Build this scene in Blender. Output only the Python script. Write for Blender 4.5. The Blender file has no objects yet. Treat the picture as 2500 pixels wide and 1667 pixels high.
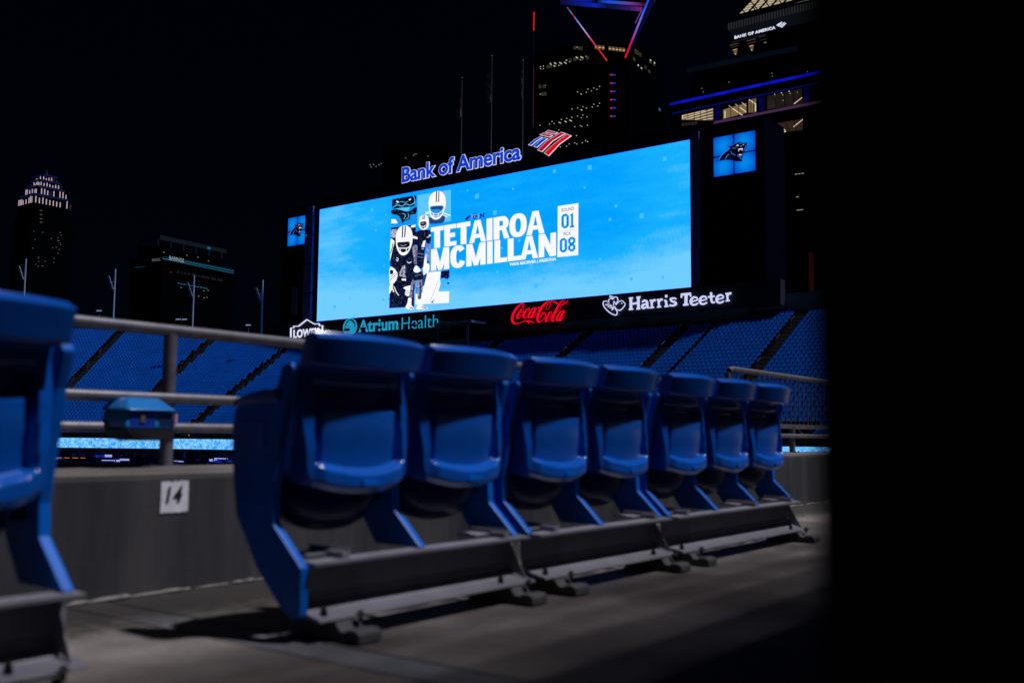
import bpy, bmesh, math, random
from mathutils import Vector, Matrix
from mathutils.geometry import tessellate_polygon
random.seed(7)
S = bpy.context.scene
COL = S.collection
R = math.radians

# ------------------------------------------------------------------ camera, light, exposure
CAM = Vector((0.0, 0.0, 0.56))
HEAD, PITCH, ROLL = R(36.9), R(5.43), R(0.46)
FOC = 2431.0                      # focal length in pixels of a 2500 px wide frame (35 mm lens)
fwd = Vector((math.cos(HEAD) * math.cos(PITCH), math.sin(HEAD) * math.cos(PITCH), math.sin(PITCH)))
right0 = Vector((math.sin(HEAD), -math.cos(HEAD), 0))
up0 = right0.cross(fwd)
right = (right0 * math.cos(ROLL) + up0 * math.sin(ROLL)).normalized()
up = right.cross(fwd)
cd = bpy.data.cameras.new('camera')
cam = bpy.data.objects.new('camera', cd); COL.objects.link(cam)
cam.matrix_world = Matrix(((right.x, up.x, -fwd.x, CAM.x), (right.y, up.y, -fwd.y, CAM.y), (right.z, up.z, -fwd.z, CAM.z), (0, 0, 0, 1)))
cd.sensor_width = 36; cd.lens = 35.0; cd.clip_start = 0.05; cd.clip_end = 6000
cd.dof.use_dof = True; cd.dof.focus_distance = 115; cd.dof.aperture_fstop = 2.4; cd.dof.aperture_blades = 0
S.camera = cam

SUN = Vector((0.25, -0.34, 0.88)).normalized()
w = bpy.data.worlds.new('World'); S.world = w; w.use_nodes = True
nt = w.node_tree; bg = nt.nodes['Background']
sky = nt.nodes.new('ShaderNodeTexSky'); sky.sky_type = 'NISHITA'; sky.sun_disc = False
sky.sun_elevation = math.asin(SUN.z); sky.sun_rotation = math.atan2(SUN.x, SUN.y)
tint = nt.nodes.new('ShaderNodeMix'); tint.data_type = 'RGBA'; tint.blend_type = 'MULTIPLY'; tint.inputs[0].default_value = 1
tint.inputs[7].default_value = (.10, .42, 1.0, 1)
nt.links.new(sky.outputs[0], tint.inputs[6]); nt.links.new(tint.outputs[2], bg.inputs[0]); bg.inputs[1].default_value = 0.0005
sd = bpy.data.lights.new('stadium_light', 'SUN'); so = bpy.data.objects.new('stadium_light', sd); COL.objects.link(so)
sd.energy = 3.5; sd.angle = R(2.4); sd.color = (0.96, 0.94, 1.0)
so.rotation_euler = (-SUN).to_track_quat('-Z', 'Y').to_euler()
S.view_settings.view_transform = 'Standard'; S.view_settings.look = 'None'
S.view_settings.exposure = 0; S.view_settings.gamma = 1; S.view_settings.use_curve_mapping = False
S.render.engine = 'CYCLES'
S.cycles.use_denoising = True

# ------------------------------------------------------------------ geometry helpers
def ray(x, y):
    return fwd + right * ((x - 1250) / FOC) + up * ((833.5 - y) / FOC)
def onx(x, y, X):
    d = ray(x, y); return CAM + d * ((X - CAM.x) / d.x)
def ony(x, y, Y):
    d = ray(x, y); return CAM + d * ((Y - CAM.y) / d.y)
def atd(x, y, D):
    d = ray(x, y); return CAM + d * (D / math.hypot(d.x, d.y))

def tag(o, label=None, cat=None, group=None, kind=None):
    if label: o['label'] = label
    if cat: o['category'] = cat
    if group: o['group'] = group
    if kind: o['kind'] = kind
    return o
def empty(name, loc, rz=0.0):
    e = bpy.data.objects.new(name, None); COL.objects.link(e); e.location = loc; e.rotation_euler = (0, 0, rz)
    e.empty_display_size = 0.2
    return e
def link(name, me, parent=None, local=False):
    o = bpy.data.objects.new(name, me); COL.objects.link(o)
    if parent:
        o.parent = parent
        if not local: o.matrix_parent_inverse = Matrix.Translation(-_root_loc(parent))
    return o
def _root_loc(p):
    v = Vector((0, 0, 0))
    while p:
        if p.type == 'EMPTY': v = v + p.location
        p = p.parent
        break
    return v
class MB:
    def __init__(s): s.v = []; s.f = []
    def add(s, vs, fs):
        n = len(s.v); s.v += [tuple(a) for a in vs]; s.f += [tuple(i + n for i in f) for f in fs]; return s
    def box(s, x0, x1, y0, y1, z0, z1):
        return s.add([(x0, y0, z0), (x1, y0, z0), (x1, y1, z0), (x0, y1, z0), (x0, y0, z1), (x1, y0, z1), (x1, y1, z1), (x0, y1, z1)],
                     [(0, 3, 2, 1), (4, 5, 6, 7), (0, 1, 5, 4), (1, 2, 6, 5), (2, 3, 7, 6), (3, 0, 4, 7)])
    def obox(s, c, ax, ay, az):       # centre and three half-axis vectors
        c = Vector(c); vs = [c + ax * i + ay * j + az * k for k in (-1, 1) for (i, j) in ((-1, -1), (1, -1), (1, 1), (-1, 1))]
        return s.add(vs, [(0, 3, 2, 1), (4, 5, 6, 7), (0, 1, 5, 4), (1, 2, 6, 5), (2, 3, 7, 6), (3, 0, 4, 7)])
    def bar(s, a, b, w, h=None):
        a = Vector(a); b = Vector(b); h = h or w; d = b - a
        u = Vector((0, 0, 1)) if abs(d.normalized().z) < .9 else Vector((1, 0, 0))
        sd_ = d.cross(u).normalized(); uu = sd_.cross(d).normalized()
        return s.obox((a + b) / 2, d / 2, sd_ * w / 2, uu * h / 2)
    def tube(s, pts, r, n=12, caps=True):
        pts = [Vector(p) for p in pts]; rings = []
        for i, p in enumerate(pts):
            d = (pts[min(i + 1, len(pts) - 1)] - pts[max(i - 1, 0)]).normalized()
            u = Vector((0, 0, 1)) if abs(d.z) < .9 else Vector((1, 0, 0))
            a = d.cross(u).normalized(); b = a.cross(d).normalized()
            rr = r[i] if isinstance(r, (list, tuple)) else r
            rings.append([p + (a * math.cos(2 * math.pi * k / n) + b * math.sin(2 * math.pi * k / n)) * rr for k in range(n)])
        vs = [q for rg in rings for q in rg]
        fs = [(i * n + k, i * n + (k + 1) % n, (i + 1) * n + (k + 1) % n, (i + 1) * n + k) for i in range(len(pts) - 1) for k in range(n)]
        if caps: fs += [tuple(range(n - 1, -1, -1)), tuple(range((len(pts) - 1) * n, len(pts) * n))]
        return s.add(vs, fs)
    def prism_x(s, prof, x0, x1):      # profile in (y,z)
        n = len(prof)
        vs = [(x0, y, z) for y, z in prof] + [(x1, y, z) for y, z in prof]
        fs = [(i, (i + 1) % n, (i + 1) % n + n, i + n) for i in range(n)] + [tuple(range(n - 1, -1, -1)), tuple(range(n, 2 * n))]
        return s.add(vs, fs)
    def build(s, name, mat, parent=None, local=False, smooth=False, bevel=0, seg=2):
        me = bpy.data.meshes.new(name); me.from_pydata(s.v, [], s.f); me.update()
        if mat: me.materials.append(mat)
        bm = bmesh.new(); bm.from_mesh(me); bmesh.ops.recalc_face_normals(bm, faces=bm.faces)
        if bevel:
            es = [e for e in bm.edges if len(e.link_faces) == 2 and e.calc_face_angle() > .5]
            bmesh.ops.bevel(bm, geom=es, offset=bevel, segments=seg, affect='EDGES', profile=.6)
        for f in bm.faces: f.smooth = smooth
        if smooth:
            for e in bm.edges:
                if len(e.link_faces) == 2 and e.calc_face_angle() > .75: e.smooth = False
        bm.to_mesh(me); bm.free()
        return link(name, me, parent, local)

def cat_rom(pts, closed=False, n=6):
    out = []; L = len(pts); rng = range(L if closed else L - 1)
    g = (lambda i: pts[i % L]) if closed else (lambda i: pts[max(0, min(L - 1, i))])
    for i in rng:
        p0, p1, p2, p3 = g(i - 1), g(i), g(i + 1), g(i + 2)
        for k in range(n):
            t = k / n
            out.append(tuple(.5 * (2 * b + (c - a) * t + (2 * a - 5 * b + 4 * c - d) * t * t + (-a + 3 * b - 3 * c + d) * t ** 3) for a, b, c, d in zip(p0, p1, p2, p3)))
    if not closed: out.append(tuple(pts[-1]))
    return out

class Plate:
    """draws traced shapes (traced in the photo, stored on a real plane X = const) as real flat or raised pieces"""
    def __init__(s, X, ox, oy, sc, remap=None):
        s.X, s.ox, s.oy, s.sc, s.remap = X, ox, oy, sc, remap
        s.off = 0.0
    def p(s, x, y):
        q = onx(s.ox + x * s.sc, s.oy + y * s.sc, s.X)
        if s.remap: return s.remap(q.y, q.z)
        return (q.y, q.z)
    def poly(s, mb, pts, off=0.03, th=0.0, smooth=False):
        if smooth: pts = cat_rom(pts, True, 4)
        yz = [s.p(*q[:2]) for q in pts]; X = s.X - off
        prism(mb, yz, X, th)
    def stroke(s, mb, pts, w=None, off=0.03, th=0.0, closed=False, n=6, smooth=True):
        P = [(q[0], q[1], q[2] if len(q) > 2 else w) for q in pts]
        if smooth and len(P) > 2: P = cat_rom(P, closed, n)
        elif closed: P = P + [P[0]]
        if closed and smooth: P = P + [P[0]]
        L, Rr = [], []
        for i in range(len(P)):
            a = P[max(0, i - 1)]; b = P[min(len(P) - 1, i + 1)]
            if closed and i in (0, len(P) - 1): a = P[-2]; b = P[1]
            d = Vector((b[0] - a[0], b[1] - a[1])); d = d.normalized() if d.length > 1e-6 else Vector((1, 0))
            nx, ny = -d.y, d.x; hw = max(P[i][2], 1) / 2
            L.append(s.p(P[i][0] + nx * hw, P[i][1] + ny * hw)); Rr.append(s.p(P[i][0] - nx * hw, P[i][1] - ny * hw))
        s.off += .0013
        X = s.X - off - (s.off % .02); m = len(L)
        vs = [(X, y, z) for y, z in L] + [(X, y, z) for y, z in Rr]
        fs = [(i, i + 1, m + i + 1, m + i) for i in range(m - 1)]
        if th:
            vs += [(X + th, y, z) for y, z in L] + [(X + th, y, z) for y, z in Rr]
            fs += [(i, i + 1, 2 * m + i + 1, 2 * m + i) for i in range(m - 1)] + [(m + i, m + i + 1, 3 * m + i + 1, 3 * m + i) for i in range(m - 1)]
            fs += [(0, m, 3 * m, 2 * m), (m - 1, 2 * m - 1, 4 * m - 1, 3 * m - 1)]
        mb.add(vs, fs)
def prism(mb, yz, X, th):
    n = len(yz); vs = [Vector((X, y, z)) for y, z in yz]
    tris = tessellate_polygon([vs])
    if th:
        mb.add(list(vs) + [(X + th, y, z) for y, z in yz], [tuple(t) for t in tris] + [(i, (i + 1) % n, (i + 1) % n + n, i + n) for i in range(n)])
    else: mb.add(vs, [tuple(t) for t in tris])

def text_mesh(body, bold=0.0, spacing=1.0, extr=0.0, shear=0.0, res=4):
    c = bpy.data.curves.new('t', 'FONT'); c.body = body; c.size = 1; c.offset = bold; c.space_character = spacing
    c.extrude = extr; c.resolution_u = res; c.shear = shear
    o = bpy.data.objects.new('t', c); COL.objects.link(o)
    bpy.context.view_layer.update()
    dg = bpy.context.evaluated_depsgraph_get()
    me = bpy.data.meshes.new_from_object(o.evaluated_get(dg))
    bpy.data.objects.remove(o); bpy.data.curves.remove(c)
    return me
def text_on(name, body, mapf, mat, parent=None, bold=0.0, spacing=1.0, depth=0.0, shear=0.0, ref=None):
    """mapf(u,v,w) maps the text's unit box (u 0..1, v 0..1, w depth 0..1) to the world"""
    me = text_mesh(body, bold, spacing, .5 if depth else 0.0, shear)
    src = ref or me
    xs = [v.co.x for v in src.vertices]; ys = [v.co.y for v in src.vertices]
    x0, x1, y0, y1 = min(xs), max(xs), min(ys), max(ys)
    for v in me.vertices:
        v.co = mapf((v.co.x - x0) / (x1 - x0), (v.co.y - y0) / (y1 - y0), v.co.z + .5 if depth else 0)
    me.name = name; me.materials.clear(); me.materials.append(mat)
    for p in me.polygons: p.use_smooth = False
    return link(name, me, parent)
def rectmap(pl, xl, yb, yt, xr, off=.03, depth=0.0):
    """upright text box on plane: left x, bottom y and top y measured at the left edge, right x (traced units)"""
    a = pl.p(xl, yb); b = pl.p(xl, yt)
    # right edge: find y coordinate on plane with same z as bottom
    c = pl.p(xr, yb)
    X = pl.X - off
    return lambda u, v, w: Vector((X - depth * w, a[0] + (c[0] - a[0]) * u, a[1] + (b[1] - a[1]) * v))

# ------------------------------------------------------------------ materials
def mat(name, col, rough=.6, metal=0.0, spec=None, noise=0.0, scale=5.0, col2=None, bump=0.0, bscale=60, stretch=None, coat=0):
    m = bpy.data.materials.new(name); m.use_nodes = True; t = m.node_tree; b = t.nodes['Principled BSDF']
    b.inputs['Base Color'].default_value = (*col, 1); b.inputs['Roughness'].default_value = rough; b.inputs['Metallic'].default_value = metal
    if spec is not None: b.inputs['Specular IOR Level'].default_value = spec
    if coat: b.inputs['Coat Weight'].default_value = coat; b.inputs['Coat Roughness'].default_value = .25
    if noise or bump:
        tc = t.nodes.new('ShaderNodeTexCoord'); mp = t.nodes.new('ShaderNodeMapping'); t.links.new(tc.outputs['Object'], mp.inputs[0])
        if stretch: mp.inputs['Scale'].default_value = stretch
    if noise:
        n = t.nodes.new('ShaderNodeTexNoise'); n.inputs['Scale'].default_value = scale; n.inputs['Detail'].default_value = 8; n.inputs['Roughness'].default_value = .62
        t.links.new(mp.outputs[0], n.inputs['Vector'])
        r = t.nodes.new('ShaderNodeValToRGB'); c2 = col2 or tuple(c * (1 - noise) for c in col)
        r.color_ramp.elements[0].position = .32; r.color_ramp.elements[0].color = (*c2, 1)
        r.color_ramp.elements[1].position = .68; r.color_ramp.elements[1].color = (*col, 1)
        t.links.new(n.outputs['Fac'], r.inputs[0]); t.links.new(r.outputs[0], b.inputs['Base Color'])
        mr = t.nodes.new('ShaderNodeMapRange'); mr.inputs['To Min'].default_value = min(1, rough + .12); mr.inputs['To Max'].default_value = max(.05, rough - .1)
        t.links.new(n.outputs['Fac'], mr.inputs[0]); t.links.new(mr.outputs[0], b.inputs['Roughness'])
    if bump:
        n2 = t.nodes.new('ShaderNodeTexNoise'); n2.inputs['Scale'].default_value = bscale; n2.inputs['Detail'].default_value = 6
        t.links.new(mp.outputs[0], n2.inputs['Vector'])
        bp = t.nodes.new('ShaderNodeBump'); bp.inputs['Strength'].default_value = bump; bp.inputs['Distance'].default_value = .01
        t.links.new(n2.outputs['Fac'], bp.inputs['Height']); t.links.new(bp.outputs[0], b.inputs['Normal'])
    return m
def emit(name, col, st=1.0, sample=False, base=(0.01, 0.01, 0.01)):
    m = bpy.data.materials.new(name); m.use_nodes = True; b = m.node_tree.nodes['Principled BSDF']
    b.inputs['Base Color'].default_value = (*base, 1); b.inputs['Roughness'].default_value = .6; b.inputs['Specular IOR Level'].default_value = 0
    b.inputs['Emission Color'].default_value = (*col, 1); b.inputs['Emission Strength'].default_value = st
    if not sample: m.cycles.emission_sampling = 'NONE'
    return m
def srgb(r, g, b):
    f = lambda c: (c / 255) / 12.92 if c <= 10 else ((c / 255 + .055) / 1.055) ** 2.4
    return (f(r), f(g), f(b))

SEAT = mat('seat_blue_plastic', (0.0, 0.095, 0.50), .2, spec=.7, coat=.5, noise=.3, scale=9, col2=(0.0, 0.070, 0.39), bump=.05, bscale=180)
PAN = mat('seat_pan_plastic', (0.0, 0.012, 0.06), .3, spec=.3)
def vary(m):
    t = m.node_tree; b = t.nodes['Principled BSDF']; src = b.inputs['Base Color'].links[0].from_socket
    oi = t.nodes.new('ShaderNodeObjectInfo'); mr = t.nodes.new('ShaderNodeMapRange'); mr.inputs['To Min'].default_value = .82; mr.inputs['To Max'].default_value = 1.08; t.links.new(oi.outputs['Random'], mr.inputs[0])
    vm = t.nodes.new('ShaderNodeVectorMath'); vm.operation = 'SCALE'; t.links.new(src, vm.inputs[0]); t.links.new(mr.outputs[0], vm.inputs['Scale']); t.links.new(vm.outputs[0], b.inputs['Base Color'])
vary(SEAT)
STAND = mat('standard_blue_paint', (0.0, 0.125, 0.60), .40, spec=.2, noise=.3, scale=9, bump=.04, bscale=120)
STEEL = mat('galvanised_steel', (0.22, 0.21, 0.25), .40, metal=.5, noise=.4, scale=14, bump=.06, bscale=90)
BEAMM = mat('beam_grey_paint', (0.25, 0.245, 0.29), .5, metal=.15, noise=.35, scale=6, bump=.08, bscale=70)
BOLT = mat('dark_bolt', (0.03, 0.03, 0.035), .4, metal=.8)
RUBBER = mat('column_dark_paint', (0.04, 0.05, 0.06), .8, noise=.4, scale=6)
BOWLC = mat('deck_concrete', (0.045, 0.047, 0.05), .9, noise=.4, scale=.6)
WALLC = mat('rear_wall_concrete', (0.09, 0.24, 0.32), .85, noise=.45, scale=.35)
FARSEAT = mat('far_seat_blue', (0.002, 0.088, 0.50), .3, noise=.3, scale=.4)
HOUS = mat('board_navy_cladding', (0.0016, 0.003, 0.011), 1.0, spec=0, noise=.4, scale=.12)
GLASSD = mat('tower_dark_glass', (0.0008, 0.0012, 0.0022), .9, spec=0)
GLASSD2 = mat('tower_dark_stone', (0.0011, 0.0015, 0.0026), .95, spec=0)
POLE = mat('pole_grey_paint', (0.22, 0.36, 0.55), .6)
WHITE = mat('white_paint', (0.85, 0.84, 0.92), .7, noise=.3, scale=30)
BLACK = mat('black_paint', (0.01, 0.01, 0.012), .6)

def concrete(name, c1, c2, c3, sc=1.2, streak=False, rough=.8):
    m = bpy.data.materials.new(name); m.use_nodes = True; t = m.node_tree; N = t.nodes; L = t.links; b = N['Principled BSDF']
    tc = N.new('ShaderNodeTexCoord'); mp = N.new('ShaderNodeMapping'); L.new(tc.outputs['Object'], mp.inputs[0])
    if streak: mp.inputs['Scale'].default_value = (4.0, 1, .5)
    n1 = N.new('ShaderNodeTexNoise'); n1.inputs['Scale'].default_value = sc; n1.inputs['Detail'].default_value = 10; n1.inputs['Roughness'].default_value = .65; L.new(mp.outputs[0], n1.inputs['Vector'])
    n2 = N.new('ShaderNodeTexNoise'); n2.inputs['Scale'].default_value = 55; n2.inputs['Detail'].default_value = 6; L.new(tc.outputs['Object'], n2.inputs['Vector'])
    r = N.new('ShaderNodeValToRGB'); e = r.color_ramp.elements
    e[0].position = .3; e[0].color = (*c1, 1); e[1].position = .72; e[1].color = (*c3, 1); x = r.color_ramp.elements.new(.5); x.color = (*c2, 1)
    L.new(n1.outputs['Fac'], r.inputs[0])
    v = N.new('ShaderNodeTexVoronoi'); v.inputs['Scale'].default_value = 4.5; L.new(tc.outputs['Object'], v.inputs['Vector'])
    n3 = N.new('ShaderNodeTexNoise'); n3.inputs['Scale'].default_value = 18; n3.inputs['Detail'].default_value = 3; L.new(tc.outputs['Object'], n3.inputs['Vector'])
    ad = N.new('ShaderNodeMath'); ad.operation = 'MULTIPLY_ADD'; ad.inputs[1].default_value = .35; L.new(n3.outputs['Fac'], ad.inputs[0]); L.new(v.outputs['Distance'], ad.inputs[2])
    sp = N.new('ShaderNodeValToRGB'); sp.color_ramp.elements[0].position = .225; sp.color_ramp.elements[0].color = (.35, .33, .33, 1); sp.color_ramp.elements[1].position = .275; sp.color_ramp.elements[1].color = (1, 1, 1, 1)
    L.new(ad.outputs[0], sp.inputs[0])
    mx = N.new('ShaderNodeMix'); mx.data_type = 'RGBA'; mx.blend_type = 'MULTIPLY'; mx.inputs[0].default_value = .0 if streak else .8
    L.new(r.outputs[0], mx.inputs[6]); L.new(sp.outputs[0], mx.inputs[7])
    m2 = N.new('ShaderNodeMix'); m2.data_type = 'RGBA'; m2.blend_type = 'OVERLAY'; m2.inputs[0].default_value = .35; L.new(mx.outputs[2], m2.inputs[6]); L.new(n2.outputs['Fac'], m2.inputs[7])
    col_out = m2.outputs[2]
    m2.inputs[0].default_value = .15 if streak else .35
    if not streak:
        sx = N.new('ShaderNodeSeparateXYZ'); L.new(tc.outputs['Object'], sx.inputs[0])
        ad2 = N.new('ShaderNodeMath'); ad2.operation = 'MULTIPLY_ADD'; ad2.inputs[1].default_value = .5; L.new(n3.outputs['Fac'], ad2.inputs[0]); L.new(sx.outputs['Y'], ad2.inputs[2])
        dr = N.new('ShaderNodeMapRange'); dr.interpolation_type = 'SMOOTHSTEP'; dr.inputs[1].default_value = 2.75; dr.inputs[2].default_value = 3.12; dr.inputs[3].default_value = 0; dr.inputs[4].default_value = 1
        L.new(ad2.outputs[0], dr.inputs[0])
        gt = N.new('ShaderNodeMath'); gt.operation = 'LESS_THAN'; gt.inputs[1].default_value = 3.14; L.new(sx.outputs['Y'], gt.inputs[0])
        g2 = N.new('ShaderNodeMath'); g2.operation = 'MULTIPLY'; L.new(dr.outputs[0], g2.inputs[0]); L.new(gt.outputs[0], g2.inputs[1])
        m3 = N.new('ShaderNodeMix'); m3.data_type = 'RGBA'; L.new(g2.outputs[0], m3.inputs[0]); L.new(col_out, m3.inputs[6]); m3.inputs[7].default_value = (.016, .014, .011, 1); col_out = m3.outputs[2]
        n5 = N.new('ShaderNodeTexNoise'); n5.inputs['Scale'].default_value = .9; n5.inputs['Detail'].default_value = 5; n5.inputs['Distortion'].default_value = .6; L.new(tc.outputs['Object'], n5.inputs['Vector'])
        r5 = N.new('ShaderNodeValToRGB'); r5.color_ramp.elements[0].position = .36; r5.color_ramp.elements[0].color = (.42, .38, .36, 1); r5.color_ramp.elements[1].position = .62; r5.color_ramp.elements[1].color = (1, 1, 1, 1); L.new(n5.outputs['Fac'], r5.inputs[0])
        m4 = N.new('ShaderNodeMix'); m4.data_type = 'RGBA'; m4.blend_type = 'MULTIPLY'; m4.inputs[0].default_value = 1; L.new(col_out, m4.inputs[6]); L.new(r5.outputs[0], m4.inputs[7]); col_out = m4.outputs[2]
    L.new(col_out, b.inputs['Base Color']); b.inputs['Roughness'].default_value = rough
    mr = N.new('ShaderNodeMapRange'); mr.inputs['To Min'].default_value = rough - .3; mr.inputs['To Max'].default_value = rough + .15; L.new(n1.outputs['Fac'], mr.inputs[0]); L.new(mr.outputs[0], b.inputs['Roughness'])
    bp = N.new('ShaderNodeBump'); bp.inputs['Strength'].default_value = .12 if streak else .3; bp.inputs['Distance'].default_value = .004
    L.new(n2.outputs['Fac'], bp.inputs['Height']); L.new(bp.outputs[0], b.inputs['Normal'])
    return m
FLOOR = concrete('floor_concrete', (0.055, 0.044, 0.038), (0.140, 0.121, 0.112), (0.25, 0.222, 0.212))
STRIP = concrete('joint_strip_mortar', (0.06, 0.062, 0.075), (0.12, 0.122, 0.145), (0.17, 0.172, 0.20), 3)
WALL = concrete('wall_concrete', (0.014, 0.015, 0.019), (0.031, 0.032, 0.040), (0.062, 0.054, 0.052), 1.4, True)

# ------------------------------------------------------------------ ground and the near deck
g = MB().box(-3000, 3000, -3000, 3000, -26.2, -26.0).build('ground', mat('ground_dark', (0.004, 0.005, 0.006), .95)); tag(g, kind='structure')
fld = MB().box(-55, 55, 57, 110, -26, -25.9).build('playing_field', mat('field_turf', (0.01, 0.03, 0.012), .9, noise=.4, scale=.3)); tag(fld, kind='structure')
JX0, JX1 = 1.765, 1.905
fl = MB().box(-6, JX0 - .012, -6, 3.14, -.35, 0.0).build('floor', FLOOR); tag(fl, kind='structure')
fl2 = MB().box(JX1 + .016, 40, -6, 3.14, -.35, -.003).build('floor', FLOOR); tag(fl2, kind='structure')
fs_ = MB().box(JX0, JX1, -6, 3.14, -.35, -.001).build('joint_strip', STRIP); tag(fs_, kind='structure')
fb = MB().box(-6, 40, -6, 3.2, -.75, -.351).build('floor_slab', BOWLC); tag(fb, kind='structure')
WY, WZ = 3.14, .41
wr = empty('parapet_wall', (3, WY, 0)); tag(wr, 'low stained concrete parapet wall in front of the blue seats, numbered 14', 'wall')
MB().box(-6, 40, WY, WY + .86, -3.4, WZ).build('wall_body', WALL, wr, bevel=.012)
MB().box(-6, 40, WY + .004, WY + .85, WZ, WZ + .006).build('lit_wall_top', FLOOR, wr)  # paler layer: brightness of the lit wall top put into the colour
# painted number plate 14
a = ony(393, 1175, WY); b = ony(457, 1248, WY); a2 = ony(458, 1172, WY)
random.seed(3)
mbp = MB(); pts = []
NX = 14
xs = [a.x + (b.x - a.x) * i / NX for i in range(NX + 1)]
zt, zb = a.z, b.z
topl = [(x, zt + random.uniform(-.004, .003)) for x in xs]; botl = [(x, zb + random.uniform(-.002, .002)) for x in xs]
vs = [(x, WY - .003, z) for x, z in topl] + [(x, WY - .003, z) for x, z in botl]
mbp.add(vs, [(i, i + 1, NX + 2 + i, NX + 1 + i) for i in range(NX)])
mbp.build('number_panel', WHITE, wr)
nx0 = ony(404, 1200, WY).x; nx1 = ony(443, 1200, WY).x; nz0 = ony(420, 1226, WY).z; nz1 = ony(420, 1186, WY).z
text_on('number', '14', lambda u, v, w_: Vector((nx0 + (nx1 - nx0) * u, WY - .006, nz0 + (nz1 - nz0) * v)), BLACK, wr, bold=.03, shear=.18, spacing=1.2)
# pale glossy bead added along the wall foot as its wet highlight
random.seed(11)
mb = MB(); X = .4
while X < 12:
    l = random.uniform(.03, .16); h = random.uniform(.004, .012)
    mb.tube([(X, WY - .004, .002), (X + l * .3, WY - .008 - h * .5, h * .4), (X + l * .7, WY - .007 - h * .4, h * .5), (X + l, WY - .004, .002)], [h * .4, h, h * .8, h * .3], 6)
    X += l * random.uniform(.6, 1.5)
sb = mb.build('wall_foot_glint', mat('wet_glint', (0.30, 0.28, 0.27), .12, noise=.5, scale=20), wr, smooth=True); sb['kind'] = 'stuff'

# ------------------------------------------------------------------ guardrail
RY = 3.9
rl = empty('guardrail', (4, RY, WZ)); tag(rl, 'grey steel pipe guardrail with three rails standing on the parapet wall', 'railing')
def pipe(name, pts, r, parent, m=STEEL, n=16, smooth=True):
    return MB().tube(pts, r, n).build(name, m, parent, smooth=smooth)
zt_ = 1.02
pipe('top_rail', [(-3, RY, zt_), (8.3, RY, zt_), (8.38, RY, zt_ - .02), (8.42, RY, zt_ - .09)], .027, rl)
pipe('middle_rail', [(-3, RY - .03, .715), (8.42, RY - .03, .715)], .024, rl)
pipe('lower_rail', [(-3, RY - .03, .585), (14, RY - .03, .585)], .022, rl)
for i in range(6):
    x = .17 + 2.47 * i
    top = zt_ if i < 4 else (.70)
    if 8 < x < 10: top = .70
    p_ = pipe('post', [(x, RY, WZ), (x, RY, top - .02)], .03, rl)
    MB().box(x - .07, x + .07, RY - .07, RY + .07, WZ, WZ + .01).build('base_plate', STEEL, p_)
    for dx in (-.05, .05):
        MB().tube([(x + dx, RY - .05, WZ + .01), (x + dx, RY - .05, WZ + .022)], .008, 6).build('anchor_bolt', BOLT, p_)
# baluster panel
br = empty('baluster_railing', (8.55, RY, .7)); tag(br, 'taller grey railing with thin vertical balusters beside the dark column', 'railing')
z0_, z1_ = .70, 1.195
pipe('handrail', [(8.50, RY, z1_ - .12), (8.505, RY, z1_ - .05), (8.53, RY, z1_ - .015), (8.6, RY, z1_), (14, RY, z1_)], .027, br)
MB().box(8.5, 14, RY - .02, RY + .02, z0_ - .04, z0_ + .005).build('bottom_rail', STEEL, br)
me_b = None
for i in range(45):
    x = 8.58 + .12 * i
    if me_b is None:
        o = MB().tube([(0, 0, 0), (0, 0, z1_ - z0_ - .02)], .0075, 8).build('baluster', STEEL, br, local=True, smooth=True); me_b = o.data
    else: o = link('baluster', me_b, br, True)
    o.location = (x - 8.55, 0, 0)
MB().bar((10.15, RY, .69), (10.35, RY, .60), .012).build('brace', STEEL, br)

# blue plastic box hanging on the rail beside the post
ux = lambda px_, py_, Y=3.78: ony(px_, py_, Y)
bx_ = empty('utility_box', ux(345, 1075)); tag(bx_, 'blue plastic box with tapered lid clamped on the guardrail beside the post', 'box')
BOXM = mat('box_blue_plastic', (0.015, 0.17, 0.50), .25, noise=.2, scale=6)
def frustum(mb, x0, x1, y0, y1, z0, X0, X1, Y0, Y1, z1):
    mb.add([(x0, y0, z0), (x1, y0, z0), (x1, y1, z0), (x0, y1, z0), (X0, Y0, z1), (X1, Y0, z1), (X1, Y1, z1), (X0, Y1, z1)],
           [(0, 3, 2, 1), (4, 5, 6, 7), (0, 1, 5, 4), (1, 2, 6, 5), (2, 3, 7, 6), (3, 0, 4, 7)])
xa, xb = ux(283, 1020).x, ux(412, 1020).x; za, zb2, zc, zd = ux(345, 1075).z, ux(345, 1048).z, ux(345, 1003).z, ux(345, 970).z
mb = MB(); frustum(mb, xa + .004, xb - .004, 3.72, 3.90, zb2, xa + .01, xb - .012, 3.73, 3.90, zc); mb.build('body', BOXM, bx_, bevel=.018, seg=4, smooth=True)
mb = MB(); frustum(mb, xa + .0, xb - .0, 3.70, 3.92, zc, xa + .05, xb - .05, 3.78, 3.90, zd); mb.build('lid', BOXM, bx_, bevel=.02, seg=4, smooth=True)
mb = MB(); frustum(mb, xa + .07, xb - .05, 3.76, 3.88, za, xa - .005, xb + .005, 3.70, 3.92, zb2); mb.build('base', mat('box_dark_base', (0.002, 0.01, 0.04), .4), bx_, bevel=.006)
xm = xa + (xb - xa) * .62
MB().box(xa + .03, xm - .01, 3.722, 3.728, zb2 + .012, zc - .012).build('label_panel', mat('box_royal_label', (0.004, 0.03, 0.35), .4), bx_)
MB().box(xa + .075, xa + .095, 3.717, 3.7215, zb2 + .03, zb2 + .06).build('keyhole_plate', mat('brass_dull', (0.12, 0.08, 0.05), .5), bx_)
MB().box(xm + .01, xb - .02, 3.722, 3.73, zb2 + .012, zc - .02).build('recess_panel', mat('box_dark_recess', (0.003, 0.02, 0.09), .4), bx_)
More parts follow.
